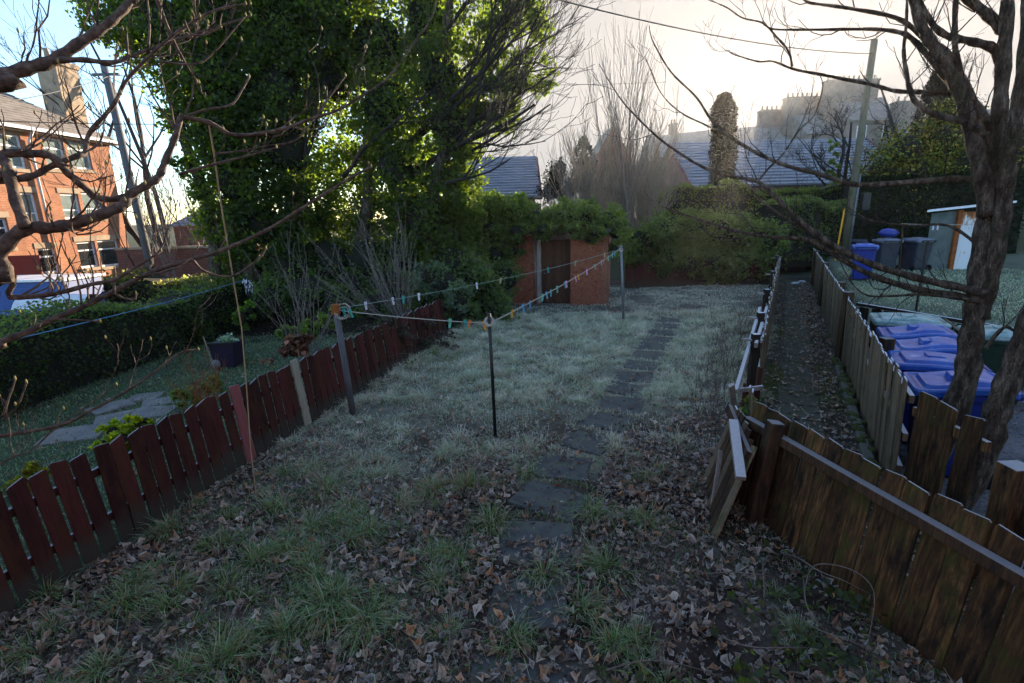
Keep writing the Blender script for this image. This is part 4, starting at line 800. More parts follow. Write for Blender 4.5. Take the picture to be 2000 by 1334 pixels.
def grow(mb, p, d, L, r, depth, R, up=.12, spread=.7, kids=(3, 5), wig=.18, taper=.35, segs=5, kidlen=(.45, .75), minr=.002, start=.25):
    pts = [np.array(p, float)]; d = nrm(d)
    for k in range(segs):
        d = nrm(d+np.array([R.gauss(0, wig), R.gauss(0, wig), R.gauss(0, wig)+up])); pts.append(pts[-1]+d*L/segs)
    rs = [max(minr, r*(1-(1-taper)*k/segs)) for k in range(segs+1)]; mb.tube(pts, rs, 7 if r > .04 else 5 if r > .012 else 3, cap=False)
    if depth > 0:
        for _ in range(R.randint(*kids)):
            t = R.uniform(start, 1); i = min(int(t*segs), segs-1); f = t*segs-i; q = pts[i]+(pts[i+1]-pts[i])*f; dd = nrm(pts[i+1]-pts[i])
            s = np.array([R.gauss(0, 1), R.gauss(0, 1), R.gauss(0, 1)]); s = nrm(s-dd*(s @ dd)); grow(mb, q, dd+s*spread*R.uniform(.6, 1.3), L*R.uniform(*kidlen), rs[i]*R.uniform(.45, .7), depth-1, R, up, spread, kids, wig, taper, segs, kidlen, minr, start)
def smooth(pts, n=4):
    P = [np.array(p, float) for p in pts]; out = []
    for i in range(len(P)-1):
        a, b, c, d = P[max(i-1, 0)], P[i], P[i+1], P[min(i+2, len(P)-1)]
        for k in range(n): t = k/n; out.append(.5*((2*b)+(-a+c)*t+(2*a-5*b+4*c-d)*t*t+(-a+3*b-3*c+d)*t**3))
    out.append(P[-1]); return out
def traced(mb, px, Y0, Y1, r0, r1, n=8, pre=None):
    w_ = [D(x, y, Y0+(Y1-Y0)*k/(len(px)-1)) for k, (x, y) in enumerate(px)]
    if pre is not None: w_ = [np.array(q, float) for q in pre]+w_
    P = smooth(w_, 5); m = len(P); rs = [max(.0015, r0+(r1-r0)*(k/(m-1))**.8)*(1+.12*math.sin(k*1.7+px[0][0])) for k in range(m)]; mb.tube(P, rs, n); return P, rs
def twigs(mb, P, rs, n, L, R, up=.25, depth=1, spread=1.0, lo=.15, buds=None, minr=.0016):
    m = len(P)
    for _ in range(n):
        k = R.randint(int(lo*m), m-2); dd = nrm(P[k+1]-P[k]); s = np.array([R.gauss(0, 1), R.gauss(0, 1), R.gauss(0, 1)]); s = nrm(s-dd*(s @ dd)); b0 = len(mb.v)
        grow(mb, P[k], dd*.7+s*spread*.8, L*R.uniform(.5, 1.3), min(max(rs[k]*.5, minr), .007), depth, R, up, .8, (1, 3), .2, .4, 5, (.3, .6), minr)
        if buds is not None: q = np.array(mb.v[-1]); buds.append(q)

# --- big ivy-clad tree
R = random.Random(3); it = thing('ivy_tree', 'huge multi-stemmed tree smothered in backlit ivy, centre left', 'tree', (D(600, 520, 15.5)[0], 15.5, 0))
for (bx, by, tx_, ty_, Yd, r) in ((505, 560, 400, -120, 15.0, .28), (585, 560, 560, -150, 15.6, .32), (690, 560, 740, -150, 16.0, .26), (840, 560, 870, -120, 15.2, .24), (445, 560, 270, -60, 14.6, .2)):
    a = D(bx, by, Yd); a[2] = 0; c = D(tx_, ty_, Yd+R.uniform(-.5, .5)); q = [a+(c-a)*k/6+np.array([R.gauss(0, .12), R.gauss(0, .12), 0])*(k > 0) for k in range(7)]; b = MB(); b.tube(smooth(q, 3), list(np.linspace(r, r*.35, 19)), 10); b.build('trunk', M['bark'], it, True)
IC = []
for (x, y, r, Yd, n) in ((235, 10, 75, 14.3, 2300), (330, 60, 95, 14.4, 4200), (420, 150, 95, 14.6, 4300), (365, 205, 62, 14.5, 1500), (440, 250, 80, 14.7, 3200), (460, 350, 82, 14.8, 3400), (440, 430, 60, 14.9, 1900), (510, 440, 75, 15, 2800), (430, 40, 100, 15, 4200), (540, 60, 100, 15.3, 4600), (530, 180, 100, 15, 4600), (560, 290, 90, 15.2, 4000), (590, 400, 72, 15.5, 2600), (640, 30, 95, 15.6, 3600), (650, 150, 85, 15.8, 3000), (740, 90, 95, 15.8, 4000), (760, 210, 95, 15.4, 4200), (700, 270, 62, 16.2, 1500), (780, 330, 85, 15.2, 3700), (840, 40, 85, 15.8, 3000), (860, 150, 80, 15.2, 3200), (880, 250, 75, 15, 2900), (830, 420, 80, 15, 3000), (880, 370, 55, 15, 1500), (905, 330, 45, 14.8, 900), (960, 130, 50, 15.2, 1200), (1010, 50, 62, 15.4, 1700), (1035, 140, 45, 15.4, 900), (1020, 0, 50, 15.6, 900), (960, 210, 55, 15, 1300), (930, 70, 40, 15.6, 600), (990, 200, 40, 15.2, 600), (690, 390, 58, 17.2, 1700), (650, 330, 48, 17.4, 1100), (620, 470, 60, 16, 1600), (740, 440, 60, 16.2, 1600), (350, 320, 30, 14.6, 250), (395, 380, 34, 14.7, 420), (640, -80, 150, 15.5, 3500), (850, -80, 130, 15.6, 2600), (420, -90, 150, 14.8, 3200), (240, -80, 90, 14.5, 1200), (560, 470, 62, 15, 2200), (460, 490, 50, 14.8, 1500), (660, 440, 55, 17.5, 1500), (790, 400, 60, 16.2, 1900), (850, 470, 62, 15, 2000), (900, 410, 50, 15.4, 1300), (600, 330, 60, 17.5, 1200), (720, 330, 60, 17.8, 1400), (820, 300, 60, 17.2, 1300)):
    IC.append(pc(x, y, r*.93, Yd, int(n*1.35), 1.05))
V, T_, C = cloud(IC, .1, GREEN, sub=70, sig=.17, up=.1, jit=.3); npmesh('ivy_leaves', V, T_, C, M['leaf'], it)['kind'] = 'stuff'
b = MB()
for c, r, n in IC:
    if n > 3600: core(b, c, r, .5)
b.build('dark_ivy_core', M['soil'], it, True)['kind'] = 'stuff'  # dark occluder blobs added to darken the ivy mass, not stems
b = MB()
for (sx, sy, ex, ey, Yd, r) in ((800, 350, 1030, 300, 14.0, .085), (830, 330, 1100, 230, 13.9, .095), (800, 290, 1110, 120, 14.0, .09), (840, 230, 1090, 50, 14.2, .08), (850, 350, 1080, 180, 13.8, .08), (900, 150, 1080, -30, 14.4, .06), (860, 320, 1110, 285, 13.8, .06), (840, 260, 1080, 130, 13.9, .06), (860, 100, 960, -40, 15.3, .06), (820, 380, 1040, 330, 14.0, .06), (900, 250, 1110, 100, 14.0, .06), (880, 200, 1040, 20, 14.1, .06), (700, 330, 830, 180, 14.0, .06), (620, 360, 560, 180, 14, .06)):
    a = D(sx-30, sy+15, 15.3); c = D(ex, ey, 13.8); grow(b, a, c-a, np.linalg.norm(c-a)*.95, r, 3, R, .06, .5, (4, 6), .12, .3, 6, (.38, .6), .005, .3)
for (sx, sy, ex, ey, Yd, r) in ((300, 120, 120, 20, 14.4, .05), (300, 60, 150, -40, 14.4, .05), (380, 260, 290, 210, 14.5, .03), (600, 300, 640, 200, 15, .05)):
    a = D(sx, sy, Yd); c = D(ex, ey, Yd); grow(b, a, c-a, np.linalg.norm(c-a), r, 3, R, .07, .7, (3, 5), .16, .3, 5, (.4, .62), .004, .25)
b.build('bare_branches', M['dark_twig'], it)['kind'] = 'stuff'
# --- ivy on the shed
sx_ = [(905, 425, 42, 16.6, 1300), (950, 410, 40, 16.8, 1300), (1000, 415, 40, 16.9, 1400), (1050, 425, 36, 16.8, 1300), (1100, 428, 36, 16.6, 1300), (1140, 425, 38, 16.6, 1500), (1185, 430, 38, 16.6, 1500), (1060, 448, 24, 16.1, 700), (1010, 452, 30, 16.3, 900), (1120, 450, 22, 15.9, 600), (1165, 455, 24, 15.9, 700), (1205, 455, 28, 16.2, 800), (960, 450, 36, 16.4, 1100), (915, 465, 36, 16.2, 1000), (965, 495, 34, 16.3, 800), (1005, 490, 18, 16.2, 320), (1200, 485, 16, 16.2, 220), (1150, 470, 12, 15.9, 160), (1100, 405, 20, 17.4, 500), (1150, 405, 22, 17.2, 600), (960, 392, 24, 17.2, 600), (1010, 396, 22, 17.4, 500)]
bush('ivy_mound', 'thick mound of ivy covering the brick shed roof', 'ivy', [pc(*q[:4], int(q[4]*1.9), zr=.8, yr=q[2]*q[3]/1000*1.0) for q in sx_], .075, ((.022, .045, .018), (.03, .058, .02), (.018, .036, .018)), (2, 16.5, 0), corek=.5, sig=.17, sub=80)
# --- shrubs left of the shed
bush('laurel_bush', 'dense dark evergreen bush left of the shed', 'bush', [pc(*q) for q in ((930, 560, 55, 14.6, 1700), (880, 520, 60, 14.8, 1800), (960, 600, 40, 14.3, 1000), (985, 545, 36, 15.4, 900), (850, 590, 45, 13.9, 1200), (905, 615, 38, 13.8, 900))], .1, COOL, (D(910, 640, 14.2)[0], 14.2, 0), corek=.65)
bush('evergreen_bush', 'blue-green frosted bush between ivy tree and shed', 'bush', [pc(*q) for q in ((870, 555, 40, 13.4, 1200), (840, 540, 34, 13.5, 900), (900, 580, 30, 13.2, 800))], .075, ((.05, .075, .07), (.035, .055, .05), (.07, .09, .09)), (D(868, 630, 13.3)[0], 13.3, 0), corek=.6)
bush('undergrowth', 'dark evergreen undergrowth at the foot of the ivy tree', 'bush', [pc(*q) for q in ((560, 520, 55, 15, 1500), (640, 510, 55, 15.4, 1500), (720, 510, 55, 15.4, 1500), (800, 490, 55, 15.4, 1500), (760, 560, 45, 14.2, 1100), (680, 565, 42, 14.2, 1000), (480, 520, 45, 15, 1000), (600, 575, 50, 13.6, 1300), (540, 580, 42, 13.6, 1000), (660, 590, 40, 13.2, 900), (730, 600, 36, 13, 700))], .085, COOL, (D(650, 600, 15)[0], 15, 0), corek=.72)
# --- hedges
def hedge(name, label, a, c, wd, z0, z1, n, leaf, cols, lump=.18, matk='leaf'):
    a = np.array(a, float); c = np.array(c, float); d = c-a; L = np.linalg.norm(d); d /= L; nv = np.array([-d[1], d[0]]); t = thing(name, label, 'hedge', (*(a+c)/2, z0))
    s = rng.random(n)*L; f = rng.random(n); side = rng.random(n); h = (z1-z0); lm = (noise2(s*1.3+a[0], s*0+a[1], 1., 3)-.5)*lump*3
    u = np.where(side < .38, -1, np.where(side < .52, 1, rng.random(n)*2-1)); zz = np.where(side < .52, rng.random(n), 1.); inn = np.abs(rng.normal(size=n))*.12
    lump2 = (noise2(s*2.2, zz*h*2.2+5, 1., 3)-.5)*lump*2
    off = np.where(side < .52, u*(wd/2+lump2-inn), u*wd/2); z = np.where(side < .52, z0+zz*(h+lm), z0+h+lm+lump2-inn)
    p = np.stack([a[0]+d[0]*s+nv[0]*off, a[1]+d[1]*s+nv[1]*off, z], 1); on = np.stack([nv[0]*np.where(side < .52, u, 0), nv[1]*np.where(side < .52, u, 0), np.where(side < .52, .2, 1)], 1)
    cols = np.array(cols); cc = cols[(noise2(s*1.5, z*1.5, 1, 2)*len(cols)*.999).astype(int) % len(cols)]*(1+rng.normal(size=(n, 1))*.35).clip(.4, 1.9)
    V, T, C = stamp(LEAF, LEAFT, p, frames(on*.7+rng.normal(size=(n, 3))*.6, 0), leaf*(.6+.8*rng.random(n)), cc); npmesh('foliage', V, T, C, M[matk], t)['kind'] = 'stuff'
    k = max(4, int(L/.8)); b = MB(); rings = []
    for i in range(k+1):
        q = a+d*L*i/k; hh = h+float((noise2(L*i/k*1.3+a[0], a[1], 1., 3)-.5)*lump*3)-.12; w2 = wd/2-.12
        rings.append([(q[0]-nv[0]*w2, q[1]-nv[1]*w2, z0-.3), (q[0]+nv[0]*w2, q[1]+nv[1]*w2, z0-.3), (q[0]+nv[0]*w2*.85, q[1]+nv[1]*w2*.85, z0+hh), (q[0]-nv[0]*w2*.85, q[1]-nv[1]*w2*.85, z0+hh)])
    b.loft(rings); b.build('dark_core', M['soil'], t); return t  # solid core added against see-through; inner shade put into its dark colour
hedge('clipped_hedge', 'dark clipped hedge along the far side of the left neighbour garden', (-8.9, 3.6), (-7.7, 17.0), 1.3, 0, 1.33, 20000, .06, ((.012, .024, .014), (.018, .034, .018), (.009, .018, .011)), .22)
bush('laurel_hedge', 'broad unclipped evergreen hedge behind the end of the lawn', 'hedge', [pc(*q, zr=.9) for q in ((1255, 470, 40, 20.3, 2565), (1300, 455, 42, 20.6, 2970), (1350, 450, 44, 20.8, 3240), (1400, 452, 44, 20.8, 3105), (1450, 458, 44, 20.8, 3105), (1495, 470, 38, 20.8, 2295), (1300, 505, 38, 20.1, 2295), (1345, 515, 38, 20.1, 2295), (1395, 520, 38, 20.1, 2295), (1445, 518, 38, 20.1, 2295), (1240, 500, 28, 20.1, 1215), (1488, 520, 32, 20.1, 1620), (1420, 535, 22, 19.9, 810), (1380, 540, 20, 19.9, 675))], .1, ((.014, .027, .014), (.02, .037, .018), (.010, .02, .011), (.026, .045, .02)), (D(1370, 560, 20.3)[0], 20.3, 0), corek=.58, sig=.24, sub=80)
hedge('privet_hedge', 'taller dark hedge in front of the slate-roofed house', (D(1262, 400, 27)[0], 27), (D(1660, 400, 27)[0], 27), 1.6, 1.0, 3.95, 16000, .09, ((.02, .032, .012), (.014, .024, .010), (.03, .042, .016)), .4)
hedge('bramble_hedge', 'loose green scrub behind the alley end', (D(1490, 450, 24)[0], 23.4), (D(1660, 450, 24)[0], 24.8), 1.8, .6, 3.1, 10000, .09, ((.025, .038, .02), (.02, .03, .018), (.035, .048, .026)), .45)
hedge('dark_hedge', 'dark conifer hedge behind the far bins and rusty shed', (D(1650, 450, 24.5)[0], 24.5), (D(1990, 450, 23)[0], 23.5), 1.6, .6, 4.1, 14000, .1, ((.018, .026, .012), (.026, .034, .014)), .2, 'conifer')
YG = ((.11, .12, .022), (.08, .09, .02), (.18, .16, .03), (.27, .19, .035), (.08, .08, .018))  # yellow foliage; the brighter tones put sunlit patches into the colour
bush('golden_conifers', 'yellow-green conifer mass behind the bins, sunlit patches put into its colour', 'conifer', [pc(*q) for q in ((1725, 340, 48, 25.5, 2720), (1770, 300, 52, 25.5, 3520), (1800, 350, 55, 25, 3520), (1840, 280, 55, 25.5, 3840), (1880, 330, 60, 25, 3840), (1930, 290, 55, 25.5, 3040), (1860, 235, 40, 26, 2080), (1760, 390, 50, 24.5, 2720), (1900, 390, 50, 24.5, 2720), (1980, 330, 60, 25, 2720))], .1, YG, (D(1830, 450, 25)[0], 25, .8), 'conifer', corek=.6, sig=.3, up=.6, sub=90, jit=.5)
# --- column conifer and far conifers
def columnc(name, label, px, ytop, ybase, wpx, Yd, n, split=False, cols=((.014, .014, .007), (.02, .019, .008)), leaf=.14):
    c = D(px, ybase, Yd); tp = D(px, ytop, Yd); zb = max(0, c[2]-2); t = thing(name, label, 'conifer', (c[0], Yd, zb)); H_ = tp[2]-zb; rr = wpx*Yd/2000
    f = rng.random(n)**.85; a = rng.random(n)*2*math.pi; prof = np.minimum(1, (1-f)*(5 if split else 2.6)+(.42 if split else .16))*rr*(.85+.3*rng.random(n))*(.7+.6*noise2(a*1.2, f*9, 1, 2)); x = c[0]+(tp[0]-c[0])*f
    if split is True: g = (f > .92); x = np.where(g, x+np.sign(np.cos(a))*rr*.45, x); prof = np.where(g, prof*.5, prof)
    p = np.stack([x+np.cos(a)*prof, Yd+np.sin(a)*prof, zb+f*H_], 1); nv = np.stack([np.cos(a), np.sin(a), .6+0*a], 1)+rng.normal(size=(n, 3))*.5; cols = np.array(cols); col = cols[rng.integers(0, len(cols), n)]*(1+rng.normal(size=(n, 1))*.35).clip(.4, 1.8)
    V, T, C = stamp(LEAF, LEAFT, p, frames(nv, 0), leaf*(.6+.8*rng.random(n)), col); npmesh('foliage', V, T, C, M['conifer'], t)['kind'] = 'stuff'
    MB().tube([(c[0], Yd, zb), (c[0]+(tp[0]-c[0])*.4, Yd, zb+H_*.4), (c[0]+(tp[0]-c[0])*.85, Yd, zb+H_*.85)], [rr*.8, rr*.76, .08], 9).build('trunk', M['soil'], t, True)  # trunk swollen into a dark core, bulk added to block light through foliage
columnc('column_conifer', 'tall narrow dark conifer against the sky', 1415, 184, 368, 40, 29, 12000, 'flat', leaf=.1)
columnc('far_conifer', 'dark pointed conifer behind the right tree', 1832, 138, 330, 62, 38, 3800, False, leaf=.22)
bush('dark_shrub', 'dark evergreen shrub at the end of the left slate roof', 'shrub', [pc(*q) for q in ((1085, 345, 24, 27, 700), (1075, 375, 26, 27, 800), (1112, 372, 24, 27, 700), (1098, 325, 14, 27, 300))], .11, ((.016, .02, .010), (.022, .026, .012)), (D(1090, 400, 27)[0], 27, .5), 'conifer', corek=.55, sig=.25)
columnc('far_conifer', 'broad hazy conifer beside the far gable', 1140, 268, 335, 40, 55, 1800, False, ((.05, .055, .04),), .22)
# --- bare shrubs and trees at the back
def bare(name, label, cat, base, stems, L, r, depth, mat, up=.15, spread=.45, wig=.1, lean=.25, seed=1, group=None, minr=.006, kids=(3, 5), fan=None):
    R = random.Random(seed); t = thing(name, label, cat, base, group); b = MB()
    for _ in range(stems):
        d = np.array([R.gauss(0, lean), R.gauss(0, lean), 1.])
        if fan is not None: d = d+np.array(fan)*R.uniform(.2, 1.2)
        grow(b, np.array(base)+np.array([R.gauss(0, .12), R.gauss(0, .12), 0]), d, L*R.uniform(.6, 1.1), r*R.uniform(.6, 1.2), depth, R, up, spread, kids, wig, .3, 6, (.35, .6), minr, .2)
    b.build('stems', mat, t)['kind'] = 'stuff'; return t
q = D(1225, 420, 25); bare('bare_shrub', 'tall bare upright shrub in the middle of the skyline', 'shrub', (q[0], 25, .6), 11, 7.2, .05, 2, M['grey_stem'], .10, .3, .05, .13, 5, kids=(5, 8), minr=.006)
q = D(1265, 420, 26); bare('bare_shrub', 'dense pale twiggy shrub right of the tallest bare shrub', 'shrub', (q[0], 26, .8), 34, 4.6, .04, 2, M['pale_stem'], .12, .4, .09, .26, 6, kids=(5, 7), minr=.009)
q = D(1165, 420, 25); bare('bare_shrub', 'pale bare shrub over the shed ivy, left of the tall one', 'shrub', (q[0], 25, .6), 34, 4.4, .04, 2, M['pale_stem'], .12, .42, .09, .28, 7, kids=(5, 7), minr=.009)
q = D(1110, 410, 24); bare('bare_shrub', 'grey bare shrub beside the left slate roof', 'shrub', (q[0], 24, .5), 20, 3.4, .035, 2, M['grey_stem'], .12, .45, .1, .3, 8, kids=(5, 7), minr=.008)
q = D(1628, 380, 30); bt = bare('bare_tree', 'bare ivy-stemmed tree in front of the highest terrace', 'tree', (q[0], 30, 1.2), 2, 7.8, .2, 4, M['dark_twig'], .03, .75, .12, .12, 21, minr=.01, kids=(3, 5))
V, T_, C = cloud([pc(1628, 330, 12, 30, 500, 2.5), pc(1625, 290, 10, 30, 260, 2.), pc(1632, 380, 14, 30, 500, 2)], .1, GREEN, sig=.12); npmesh('ivy_leaves', V, T_, C, M['leaf'], bt)['kind'] = 'stuff'
q = D(1780, 330, 33); bare('bare_tree', 'spreading bare tree behind the utility pole', 'tree', (q[0], 33, 1.3), 2, 9.5, .2, 4, M['dark_twig'], .03, .75, .12, .2, 22, minr=.01, kids=(3, 5))
q = D(1480, 390, 30); bare('bare_shrub', 'fine bare twigs in front of the long slate roof', 'shrub', (q[0], 28.5, 1.), 8, 4.5, .03, 3, M['grey_stem'], .06, .6, .12, .35, 9, kids=(3, 4))
for k, (x, y, Yd, L, st, lb) in enumerate(((330, 500, 23, 5.5, 5, 'bare sapling thicket between brick house and outhouse'), (280, 500, 22.5, 5.0, 4, 'bare saplings at the corner of the brick house'), (380, 490, 25, 5, 5, 'pale bare thicket in front of the outhouse roof'), (410, 490, 26, 5.4, 4, 'bare thicket touching the ivy tree'))):
    q = D(x, y, Yd); bare('bare_sapling', lb, 'tree', (q[0], Yd, 0), st, L, .045, 3, M['grey_stem'] if k != 1 else M['dark_twig'], .1, .5, .1, .2, 30+k, 'saplings by the brick house', kids=(3, 5))
q = D(120, 150, 24); bare('bare_tree', 'fine-twigged bare tree against the blue sky, top left', 'tree', (q[0]-2.0, 31.5, 0), 3, 13.0, .2, 4, M['dark_twig'], .05, .6, .1, .18, 40, minr=.012, kids=(3, 5))
hedge('scrub_bank', 'dull brown-green scrub in front of the boundary wall', (D(150, 560, 20)[0], 20.5), (D(520, 540, 20)[0], 20.5), 1.6, 0, .9, 4200, .11, ((.06, .05, .035), (.04, .042, .022), (.05, .05, .03)), .3)

# --- left neighbour's plants
bush('border_shrubs', 'dark straggling border shrubs along the foot of the left hedge', 'shrub', [pc(*q) for q in ((20, 715, 48, 8.3, 700), (95, 690, 44, 9.2, 650), (160, 690, 40, 9.6, 520), (225, 660, 38, 10.6, 560), (320, 650, 34, 11.5, 520), (385, 640, 30, 12, 420), (420, 615, 30, 13, 420), (350, 610, 28, 12.6, 300))], .07, ((.014, .024, .013), (.02, .033, .016), (.026, .03, .018)), (D(200, 720, 10)[0], 10, 0), corek=0, sig=.3, sub=30)
q = D(600, 700, 9.6); hy = bare('dry_hydrangea', 'dry tall shrub with dead flower heads behind the red fence', 'shrub', (q[0], 9.6, 0), 16, 2.0, .012, 1, M['grey_stem'], .1, .5, .12, .28, 50, minr=.004, kids=(2, 4))
bush('green_shrub', 'soft green shrub behind the red fence, under the dry hydrangea', 'shrub', [pc(*q) for q in ((600, 640, 26, 9.8, 700), (560, 645, 20, 9.9, 400), (640, 620, 22, 10.2, 500))], .06, ((.05, .085, .03), (.06, .1, .035)), (D(600, 690, 9.8)[0], 9.8, 0), corek=.5, sig=.13)
bush('dry_fern', 'brown withered fern clump against the red fence', 'plant', [pc(*q) for q in ((570, 680, 22, 9.0, 420), (595, 672, 18, 9.0, 300))], .09, ((.16, .085, .05), (.11, .06, .04)), (D(575, 705, 9)[0], 9, 0), 'litter', corek=0, sig=.12)
q = D(790, 600, 12.8); bare('fan_shrub', 'pale bare fan-shaped shrub left of the evergreen bushes', 'shrub', (q[0], 12.8, .1), 26, 2.5, .012, 1, M['grey_stem'], .06, .4, .07, .3, 51, minr=.005, kids=(3, 5), fan=(-.7, 0, 0))
bush('lime_shrub', 'bright lime-green shrub pressed against the red fence', 'shrub', [pc(*q) for q in ((222, 845, 28, 6.15, 900), (268, 830, 26, 6.25, 800), (243, 858, 28, 6.1, 800), (205, 868, 22, 6.0, 500), (285, 822, 14, 6.3, 250))], .05, ((.16, .2, .02), (.2, .24, .03), (.1, .15, .02)), (D(240, 900, 6.15)[0], 6.15, 0), corek=.45, sig=.1, up=.8)
q = D(395, 800, 7.4); bare('dry_stem_clump', 'russet dry stems standing behind the red fence', 'plant', (q[0], 7.4, 0), 18, .75, .008, 1, M['rust'], .08, .5, .08, .25, 52, minr=.003)
bush('herb_clump', 'dull green clump around the russet dry stems', 'plant', [pc(*q) for q in ((385, 765, 30, 7.6, 500), (425, 750, 24, 7.9, 350), (355, 775, 20, 7.5, 250))], .05, ((.04, .06, .03), (.06, .075, .04)), (D(395, 800, 7.6)[0], 7.6, 0), corek=0, sig=.12)
bush('small_green_bush', 'small fresh green bush in front of the dark hedge', 'bush', [pc(288, 700, 17, 11, 420)], .07, ((.07, .12, .03), (.05, .09, .03)), (D(288, 718, 11)[0], 11, 0), corek=.5, sig=.12)
bush('tall_green_bush', 'fresh green bush below the white bundle', 'bush', [pc(475, 620, 16, 12.6, 420, 1.4), pc(488, 605, 12, 12.6, 250, 1.4)], .08, ((.05, .1, .03), (.06, .11, .035)), (D(478, 650, 12.6)[0], 12.6, 0), corek=.5, sig=.12)
bush('dry_flower_clump', 'tuft of pale dry flower heads just behind the red fence', 'plant', [pc(522, 705, 14, 8.6, 160)], .05, ((.3, .21, .13), (.2, .13, .08)), (D(522, 722, 8.6)[0], 8.6, 0), 'litter', corek=0, sig=.1)
bush('yellow_weed', 'yellowish weeds behind the red fence, far left', 'plant', [pc(30, 940, 34, 5.1, 420), pc(75, 915, 24, 5.2, 220)], .05, ((.10, .09, .02), (.05, .06, .02)), (D(40, 980, 5.1)[0], 5.1, 0), corek=0, sig=.12)
for k, (x, y, s, rz) in enumerate(((150, 850, 1.25, .3), (235, 815, 1.15, .6), (300, 808, 1.0, .1), (215, 795, .95, 1.0), (315, 786, .9, .5), (285, 775, .8, .2))):
    g = G(x, y); o = link('paving_stone', slab_mesh('paving_stone', .62*s, .5*s, M['pale_slab'], 60+k), None, (g[0], g[1], .035+float(hz(g[0], g[1]))), (0, 0, rz)); tag(o, ('large pale flagstone nearest the camera', 'pale flagstone behind the lime shrub', 'pale flagstone between lime shrub and dry stems', 'narrow flagstone at the lawn edge', 'pale flagstone below the dry stems', 'small flagstone furthest up the left lawn')[k]+' in the left neighbour garden', 'flagstone', 'flagstones in the left neighbour garden')
p = G(450, 712); pl = thing('planter_box', 'dark square planter box with pale plants by the left hedge', 'planter', (p[0], p[1], 0)); x, y = p[0], p[1]
b = MB(); b.hexa([(x-.2, y-.2, 0), (x+.2, y-.2, 0), (x+.2, y+.2, 0), (x-.2, y+.2, 0), (x-.25, y-.25, .5), (x+.25, y-.25, .5), (x+.25, y+.25, .5), (x-.25, y+.25, .5)]); b.build('tub', M['purple_plastic'], pl, bevel=.01); MB().box(x-.27, x+.27, y-.27, y-.22, .48, .53).build('rim', M['black'], pl)
V, T_, C = cloud([((x, y, .56), (.2, .2, .09), 220)], .06, ((.12, .16, .13), (.2, .24, .22)), sig=.3); npmesh('plants', V, T_, C, M['leaf'], pl)['kind'] = 'stuff'; MB().tube([(x-.1, y-.4, 0), (x-.28, y-.3, .68)], .012, 5).build('cane', M['pale_stem'], pl)
for k, (px, py, r, lb) in enumerate(((423, 719, .1, 'pale round stone beside the planter box'), (437, 712, .14, 'larger grey stone beside the planter box'))):
    g = G(px, py); b = MB(); core(b, (g[0], g[1], r*.8), r, 1.); tag(b.build('stone', M['pale_slab'] if k == 0 else M['slab'], smooth=True), lb, 'stone')
tag(MB().tube([G(198, 735), D(175, 682, 9.6)], .014, 5).build('garden_cane', M['pale_stem']), 'pale cane stuck in the border before the left hedge', 'cane')
tr = thing('trellis', 'small broken lattice trellis in front of the left hedge', 'trellis', (D(265, 690, 10.8)[0], 10.8, 0))
for k in range(6): MB().bar(D(235+k*12, 690, 10.8), D(262+k*12, 650, 10.8), .012, .012).build('lath', M['grey_stem'], tr)
for k in range(4): MB().bar(D(238+k*8, 680-k*9, 10.79), D(300+k*6, 692-k*10, 10.79), .012, .012).build('lath', M['grey_stem'], tr)
g = G(1625, 556); 
for k, (px, py, lb) in enumerate(((1553, 556, 'white scrap of litter on the far alley path'), (1566, 553, 'second white scrap of litter, further right in the alley'))):
    g = G(px, py); b = MB(); core(b, (g[0], g[1], .05), (.16, .1, .06), 1.); tag(b.build('litter_scrap', M['white_sheet']), lb, 'litter')

# ================================================================== right-hand tree
R = random.Random(11); rt = thing('garden_tree', 'bare multi-stemmed tree behind the alley corner, right edge', 'tree', (4.12, 4.52, 0)); b = MB()
TB = np.array([4.05, 4.62, -.05])
traced(b, [(1880, 760), (1893, 680), (1905, 600), (1915, 500), (1930, 400), (1945, 300), (1955, 180), (1965, 60), (1970, -120), (1975, -400)], 4.62, 4.9, .118, .035, 14, pre=[TB]); b.build('trunk', M['bark'], rt, True)
b = MB(); traced(b, [(1912, 620), (1935, 540), (1955, 440), (1968, 340), (1985, 230), (2000, 120), (2010, -20), (2020, -300)], 4.66, 4.5, .078, .036, 14); b.build('trunk', M['bark'], rt, True)
b = MB(); traced(b, [(1925, 880), (1945, 810), (1970, 740), (2000, 660), (2040, 560), (2090, 430), (2140, 250), (2160, 0)], 4.3, 4.2, .115, .06, 12, pre=[(4.12, 4.3, -.05)]); b.build('trunk', M['bark'], rt, True)
